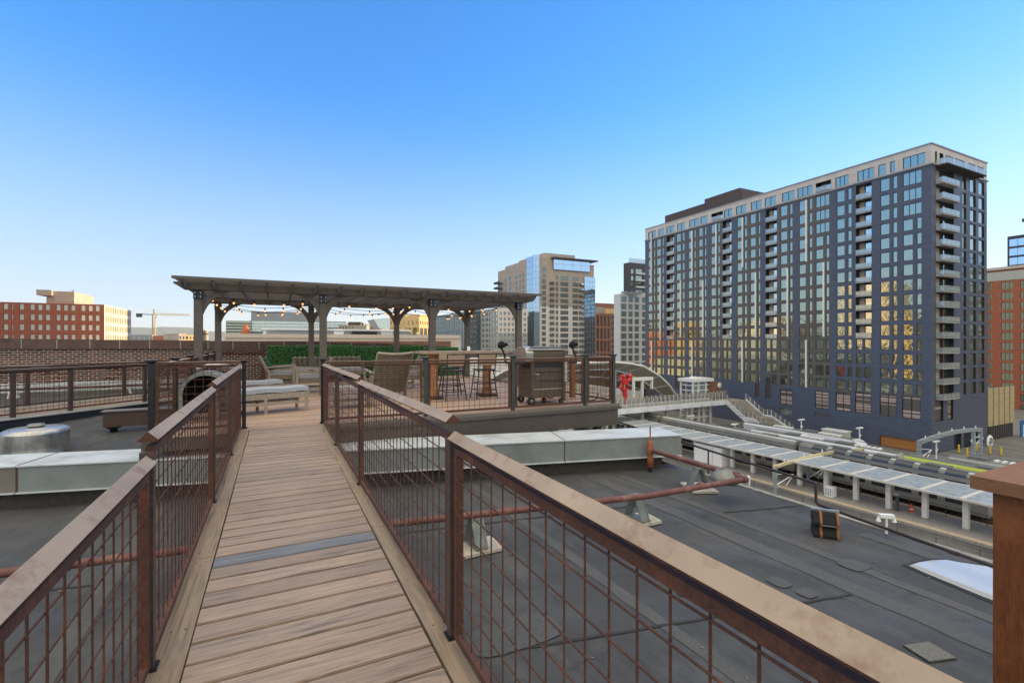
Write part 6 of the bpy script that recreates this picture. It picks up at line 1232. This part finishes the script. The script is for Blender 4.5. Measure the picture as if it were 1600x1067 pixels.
# high backed wicker lounge chair seen from behind
t = thing('lounge_chair', 'high backed woven wicker lounge chair with its back to the railing', 'lounge chair', (2.15, 11.3, 0)); fr = lambda u, h_: Vector((1.93 + u * .78 + h_ * .1, 11.0 - h_ * .3, .12 + h_ * .86)); mb = MB(); nu, nv = 15, 20
for j in range(nv + 1): f_ = j / nv; mb.tube([fr(k / nu, f_) + Vector((0, .02 * math.sin(k * math.pi + j * math.pi) - .06 * math.sin(math.pi * k / nu), 0)) for k in range(nu + 1)], .014, 4)
for k in range(nu + 1): mb.tube([fr(k / nu, j / nv) + Vector((0, .02 * math.cos(k * math.pi + j * math.pi) - .06 * math.sin(math.pi * k / nu), 0)) for j in range(nv + 1)], .012, 4)
mb.face([fr(0, 0) + Vector((0, .03, 0)), fr(1, 0) + Vector((0, .03, 0)), fr(1, 1) + Vector((0, .03, 0)), fr(0, 1) + Vector((0, .03, 0))]); build(mb, 'backrest', M['wicker'], t)
mb = MB(); mb.tube([fr(0, 0), fr(0, 1.02)], .022, 8); mb.tube([fr(1, 0), fr(1, 1.02)], .022, 8); mb.tube([fr(k / 8, 1.02) + Vector((0, -.05 * math.sin(math.pi * k / 8), -.03 * math.sin(math.pi * k / 8))) for k in range(9)], .03, 8); build(mb, 'back_frame', M['teak'], t)
mb = MB(); mb.box(1.98, 2.66, 11.05, 11.75, .3, .38); build(mb, 'seat', M['wicker'], t)
for x in (1.93, 2.74):
    mb = MB(); mb.bar((x, 10.85, .56), (x, 11.8, .6), .07, .03); build(mb, 'armrest', M['teak'], t); mb = MB(); mb.bar((x, 11.74, 0), (x, 11.74, .59), .05, .05); build(mb, 'leg', M['teak'], t); mb = MB(); mb.bar((x, 11.2, 0), (x, 10.9, .5), .05, .05); build(mb, 'leg', M['teak'], t)
armchair('pale teak armchair facing the wicker lounge chair beside the bar table', (3.5, 12.9), R(188), 'greypad', None)
t = thing('coffee_table', 'low square teak coffee table behind the deck railing', 'table', (1.35, 9.6, 0)); mb = MB()
for k in range(6): mb.box(1.02, 1.72, 9.3 + k * .1, 9.39 + k * .1, .36, .39)
build(mb, 'tabletop', M['offwhite'], t)
for x in (1.06, 1.68):
    for y in (9.34, 9.84): mb = MB(); mb.box(x - .03, x + .03, y - .03, y + .03, 0, .36); build(mb, 'leg', M['teak'], t)
mb = MB(); mb.box(1.06, 1.68, 9.36, 9.82, .12, .14); build(mb, 'shelf', M['teak'], t)
# bar table and stools
t = thing('bar_table', 'tall bar table with live edge slab top on two log pedestals', 'table', (3.8, 10.2, 0)); mb = MB(); rnd = random.Random(12); n = 20; top = []
for k in range(n + 1): x = 2.8 + 2.0 * k / n; top.append((x, 9.86 + rnd.uniform(-.03, .03), 0))
for k in range(n, -1, -1): x = 2.8 + 2.0 * k / n; top.append((x, 10.56 + rnd.uniform(-.03, .03), 0))
mb.prism([(x, y, .985) for x, y, _ in top], (0, 0, .05)); build(mb, 'tabletop', M['tabletop'], t)
for x, hr in ((3.12, 1), (4.4, 1)):
    mb = MB(); mb.tube([(x + rnd.uniform(-.01, .01), 10.22, .06 + .115 * k) for k in range(9)], [.11, .095, .085, .08, .085, .078, .085, .095, .11], 10); mb.tube([(x + .07, 10.16, .06), (x + .05, 10.18, .5), (x + .08, 10.15, .98)], .05, 8); build(mb, 'pedestal', M['log'], t); mb = MB(); mb.obox((x, 10.2, .03), (1, 0, 0), (0, 1, 0), Z3, .17, .24, .03); build(mb, 'foot', M['postbrown'], t)
def stool(label, o, rz):
    """sling back bar stool, sitter faces local +Y"""
    t = thing('bar_stool', label, 'bar stool', (*o, 0), 'dark bar stools at the bar table'); o = (*o, 0)
    for sx in (-1, 1):
        for sy in (-1, 1): mb = MB(); mb.tube([(sx * .24, sy * .22, 0), (sx * .17, sy * .15, .62)], .013, 6); build(loc(mb, o, rz), 'leg', M['stool'], t)
    mb = MB(); mb.box(-.2, .2, -.19, .19, .62, .645); build(loc(mb, o, rz), 'seat', M['stool'], t)
    mb = MB(); 
    for z, k in ((.2, .217), (.34, .2)): mb.tube([(-k, -k * .9, z), (k, -k * .9, z), (k, k * .9, z), (-k, k * .9, z), (-k, -k * .9, z)], .01, 5)
    build(loc(mb, o, rz), 'foot_ring', M['stool'], t)
    mb = MB(); 
    for s_ in (-1, 1): mb.tube([(s_ * .19, -.18, .6), (s_ * .205, -.23, .98)], .013, 6)
    mb.tube([(-.205, -.23, .98), (.205, -.23, .98)], .012, 6); build(loc(mb, o, rz), 'back_frame', M['stool'], t)
    mb = MB(); mb.bar((0, -.2, .74), (0, -.228, .965), .385, .008, 0, up=(0, 1, 0)); build(loc(mb, o, rz), 'backrest', M['sling'], t); return t
stool('dark bar stool with tan sling back, nearest the dark green railing post', (3.4, 9.72), R(4)); stool('dark bar stool with tan sling back, on the grill side of its twin', (4.14, 9.74), R(-4)); stool('dark bar stool on the far side of the bar table, towards the hedge', (3.7, 10.85), R(184))
t = thing('candle_jar', 'small white candle jar on the bar table top', 'candle', (4.0, 10.3, 1.036)); mb = MB(); mb.lathe((4.0, 10.3, 1.036), [(.035, 0), (.038, .07), (.03, .09), (.001, .09)], 12); build(mb, 'jar', M['white'], t); mb = MB(); mb.lathe((4.0, 10.3, 1.126), [(.026, 0), (.026, .012), (.001, .012)], 10); build(mb, 'lid', M['offwhite'], t)
# grill
g = thing('gas_grill', 'large gas grill on castors with rounded bronze hood seen from the back', 'grill', (4.85, 8.45, 0)); gx0, gx1, gy0, gy1 = 4.5, 5.26, 8.22, 8.78
mb = MB(); mb.box(gx0, gx1, gy0, gy1, .14, .74); build(mb, 'cabinet', M['grill'], g)
mb = MB(); mb.box(gx0 + .02, gx1 - .02, gy0 - .01, gy0 - .002, .74, .82, 0); mb.box(gx0 + .04, gx1 - .04, gy0 + .01, gy1, .741, .84, 0); build(mb, 'firebox', M['frame'], g)
pr = [(gy0 - .02, .84), (gy0 - .03, 1.02), (gy0 + .02, 1.1), (gy0 + .12, 1.14), (gy0 + .3, 1.13), (gy0 + .46, 1.06), (gy0 + .54, .95), (gy0 + .56, .84)]
mb = MB(); mb.prism([(gx0 + .02, y, z) for y, z in pr], (gx1 - gx0 - .02, 0, 0)); build(mb, 'hood', M['grill'], g)
mb = MB(); pe = [(y + (y - gy0 - .25) * .08, .84 + (z - .84) * 1.06) for y, z in pr]; mb.prism([(gx0 - .14, y, z) for y, z in pe], (.155, 0, 0)); build(mb, 'hood_end', M['steel'], g)
mb = MB(); mb.box(gx0 - .1, gx1 + .03, gy0 - .05, gy0 - .03, 1.085, 1.115); mb.box(gx0, gx1, gy0 - .028, gy0 + .1, 1.142, 1.152); build(mb, 'hood_trim', M['steel'], g)
for z in (.46, .64): mb = MB(); mb.box(gx0 + .02, gx1 - .02, gy0 - .008, gy0 - .001, z, z + .012, 0); build(mb, 'panel_seam', M['frame'], g)
mb = MB(); mb.box(gx0 + .05, gx1 - .05, gy0 - .012, gy0 - .001, .3, .32); build(mb, 'trim_bar', M['steel'], g)
for x in (gx0 + .02, gx1 - .02): mb = MB(); mb.box(x - .035, x + .035, gy0 - .02, gy0 + .04, .06, .84); build(mb, 'corner_post', M['grill'], g)
mb = MB(); mb.box(gx1 - .01, gx1 + .05, gy0 - .04, gy0 - .021, .44, .84); build(mb, 'hose_cover', M['curbtop'], g)
for i, (x, y) in enumerate(((gx0 - .02, gy0 - .03), (gx0 + .06, gy1), (gx1 - .3, gy0 + .3), (gx1 - .05, gy0 + .05))):
    mb = MB(); r_ = (.085, .075, .05, .05)[i]; mb.lathe((x, y, r_), [(.012, -.02), (r_, -.02), (r_, .02), (.012, .02)], 18, axis='y'); w = build(mb, 'wheel', M['rubber'], g); mb = MB(); mb.lathe((x, y - .023, r_), [(.001, 0), (r_ * .5, 0), (r_ * .5, .004)], 12, axis='y'); build(mb, 'hub', M['support'], w)
for s_, x in ((-1, gx0 - .34), (1, gx1 + .06)): mb = MB(); mb.box(x, x + .3, gy0 + .08, gy1 - .06, .8, .84); build(mb, 'side_shelf', M['frame'], g)
mb = MB(); mb.tube([(gx0 + .06, gy0 - .03, .62), (gx0 + .16, gy0 - .04, .6)], .008, 6); mb.lathe((gx0 + .06, gy0 - .03, .66), [(.02, -.01), (.02, .01)], 10, axis='y'); mb.lathe((gx0 + .06, gy0 - .03, .58), [(.02, -.01), (.02, .01)], 10, axis='y'); build(mb, 'valve', M['bolt'], g)
mb = MB(); mb.tube([(5.3, 8.0, .02), (5.6, 7.98, .04), (5.85, 7.96, .08), (5.9, 7.95, .2)], .012, 6); build(mb, 'gas_hose', M['rubber'], g)
def grill_lamp(label, x, y, s_):
    t = thing('grill_lamp', label, 'lamp', (x, y, .9), 'black gooseneck lamps by the grill'); mb = MB(); mb.tube([(x, y, .86), (x - .02 * s_, y, 1.0), (x - .1 * s_, y - .01, 1.16)], .02, 8); build(mb, 'arm', M['black'], t)
    mb = MB(); c = Vector((x - .13 * s_, y, 1.2)); a = Vector((s_ * .75, -.55, -.35)).normalized(); mb.tube([c - a * .02, c, c + a * .06, c + a * .075], [.03, .07, .078, .06], 14); mb.tube([c + Vector((s_ * .06, 0, -.02)), c + Vector((s_ * .16, -.02, .0))], [.05, .03], 12); build(mb, 'shade', M['rubber'], t); return t
grill_lamp('black clip lamp on the railing between the bar table and the grill hood', 3.86, 8.05, 1); grill_lamp('black round clip lamp on the railing post right of the grill hood', 5.42, 8.05, 1)
t = thing('side_counter', 'rustic wooden side counter behind the grill', 'counter', (5.7, 9.0, 0)); mb = MB(); mb.box(5.38, 6.05, 9.0, 9.5, .86, .92); build(mb, 'counter_top', M['tabletop'], t)
for x in (5.42, 6.0):
    for y in (9.05, 9.45): mb = MB(); mb.box(x - .05, x + .05, y - .05, y + .05, 0, .86); build(mb, 'leg', M['cedar2'], t)
# domed metal hood behind the short railing
t = thing('metal_hood', 'silver domed metal hood with dark arched mouth behind the short mesh railing', 'hood', (-.98, 9.05, 0)); pr = [(-1.3, .05), (-1.31, .46)] + [(-.97 - .34 * math.cos(R(180 * k / 12)), .46 + .31 * math.sin(R(180 * k / 12))) for k in range(1, 12)] + [(-.63, .46), (-.63, .05)]
mb = MB(); n = len(pr); pi = [(-.95 + (x + .95) * .86, .05 + (z - .05) * .93) for x, z in pr]; ya, yb_ = 8.85, 9.5
for i in range(n - 1):
    mb.face([(pr[i][0], ya, pr[i][1]), (pr[i + 1][0], ya, pr[i + 1][1]), (pr[i + 1][0], yb_, pr[i + 1][1]), (pr[i][0], yb_, pr[i][1])], 0, True); mb.face([(pr[i][0], ya, pr[i][1]), (pi[i][0], ya, pi[i][1]), (pi[i + 1][0], ya, pi[i + 1][1]), (pr[i + 1][0], ya, pr[i + 1][1])], 0); mb.face([(pi[i][0], ya, pi[i][1]), (pi[i][0], yb_, pi[i][1]), (pi[i + 1][0], yb_, pi[i + 1][1]), (pi[i + 1][0], ya, pi[i + 1][1])], 1, True)
build(mb, 'shell', [M['support'], M['rubber']], t); mb = MB(); mb.face([(x, yb_ - .02, z) for x, z in pi]); build(mb, 'mouth', M['rubber'], t)
mb = MB(); mb.tube([(-1.15, 9.4, .8), (-.95, 9.5, .86), (-.7, 9.5, .83), (-.5, 9.5, .78)], .03, 8); build(mb, 'duct_pipe', M['alu'], t)
# cedar box at the picture's right edge
t = thing('cedar_screen', 'stained cedar box post with flat overhanging cap close to the camera', 'planter', (2.9, .3, RZ)); mb = MB(); cx0, cy1 = 2.67, .9
for k in range(9): y = cy1 - .14 * (k + 1); mb.box(cx0, cx0 + .022, y + .003, y + .137, RZ, .635)
for k in range(5): x = cx0 + .024 + .14 * k; mb.box(x, x + .134, cy1 - .02, cy1, RZ, .635)
build(mb, 'boards', M['cedar'], t); mb = MB(); mb.box(cx0 - .055, cx0 + .8, cy1 - 1.3, cy1 + .05, .636, .69); build(mb, 'cap', M['cedar2'], t)

# ------------------------------------------------------------------ evening air
mb = MB(); mb.box(-8900, 8900, -8900, 8900, GZ - 4, 330); hm = bpy.data.materials.new('evening_air'); hm.use_nodes = True; hn = hm.node_tree
hn.nodes.remove(hn.nodes['Principled BSDF']); pv = hn.nodes.new('ShaderNodeVolumePrincipled'); pv.inputs['Color'].default_value = (.86, .92, 1, 1); pv.inputs['Density'].default_value = 7e-5; pv.inputs['Anisotropy'].default_value = .2
hn.links.new(pv.outputs[0], hn.nodes['Material Output'].inputs['Volume']); hz = build(mb, 'haze', hm, kind='stuff')
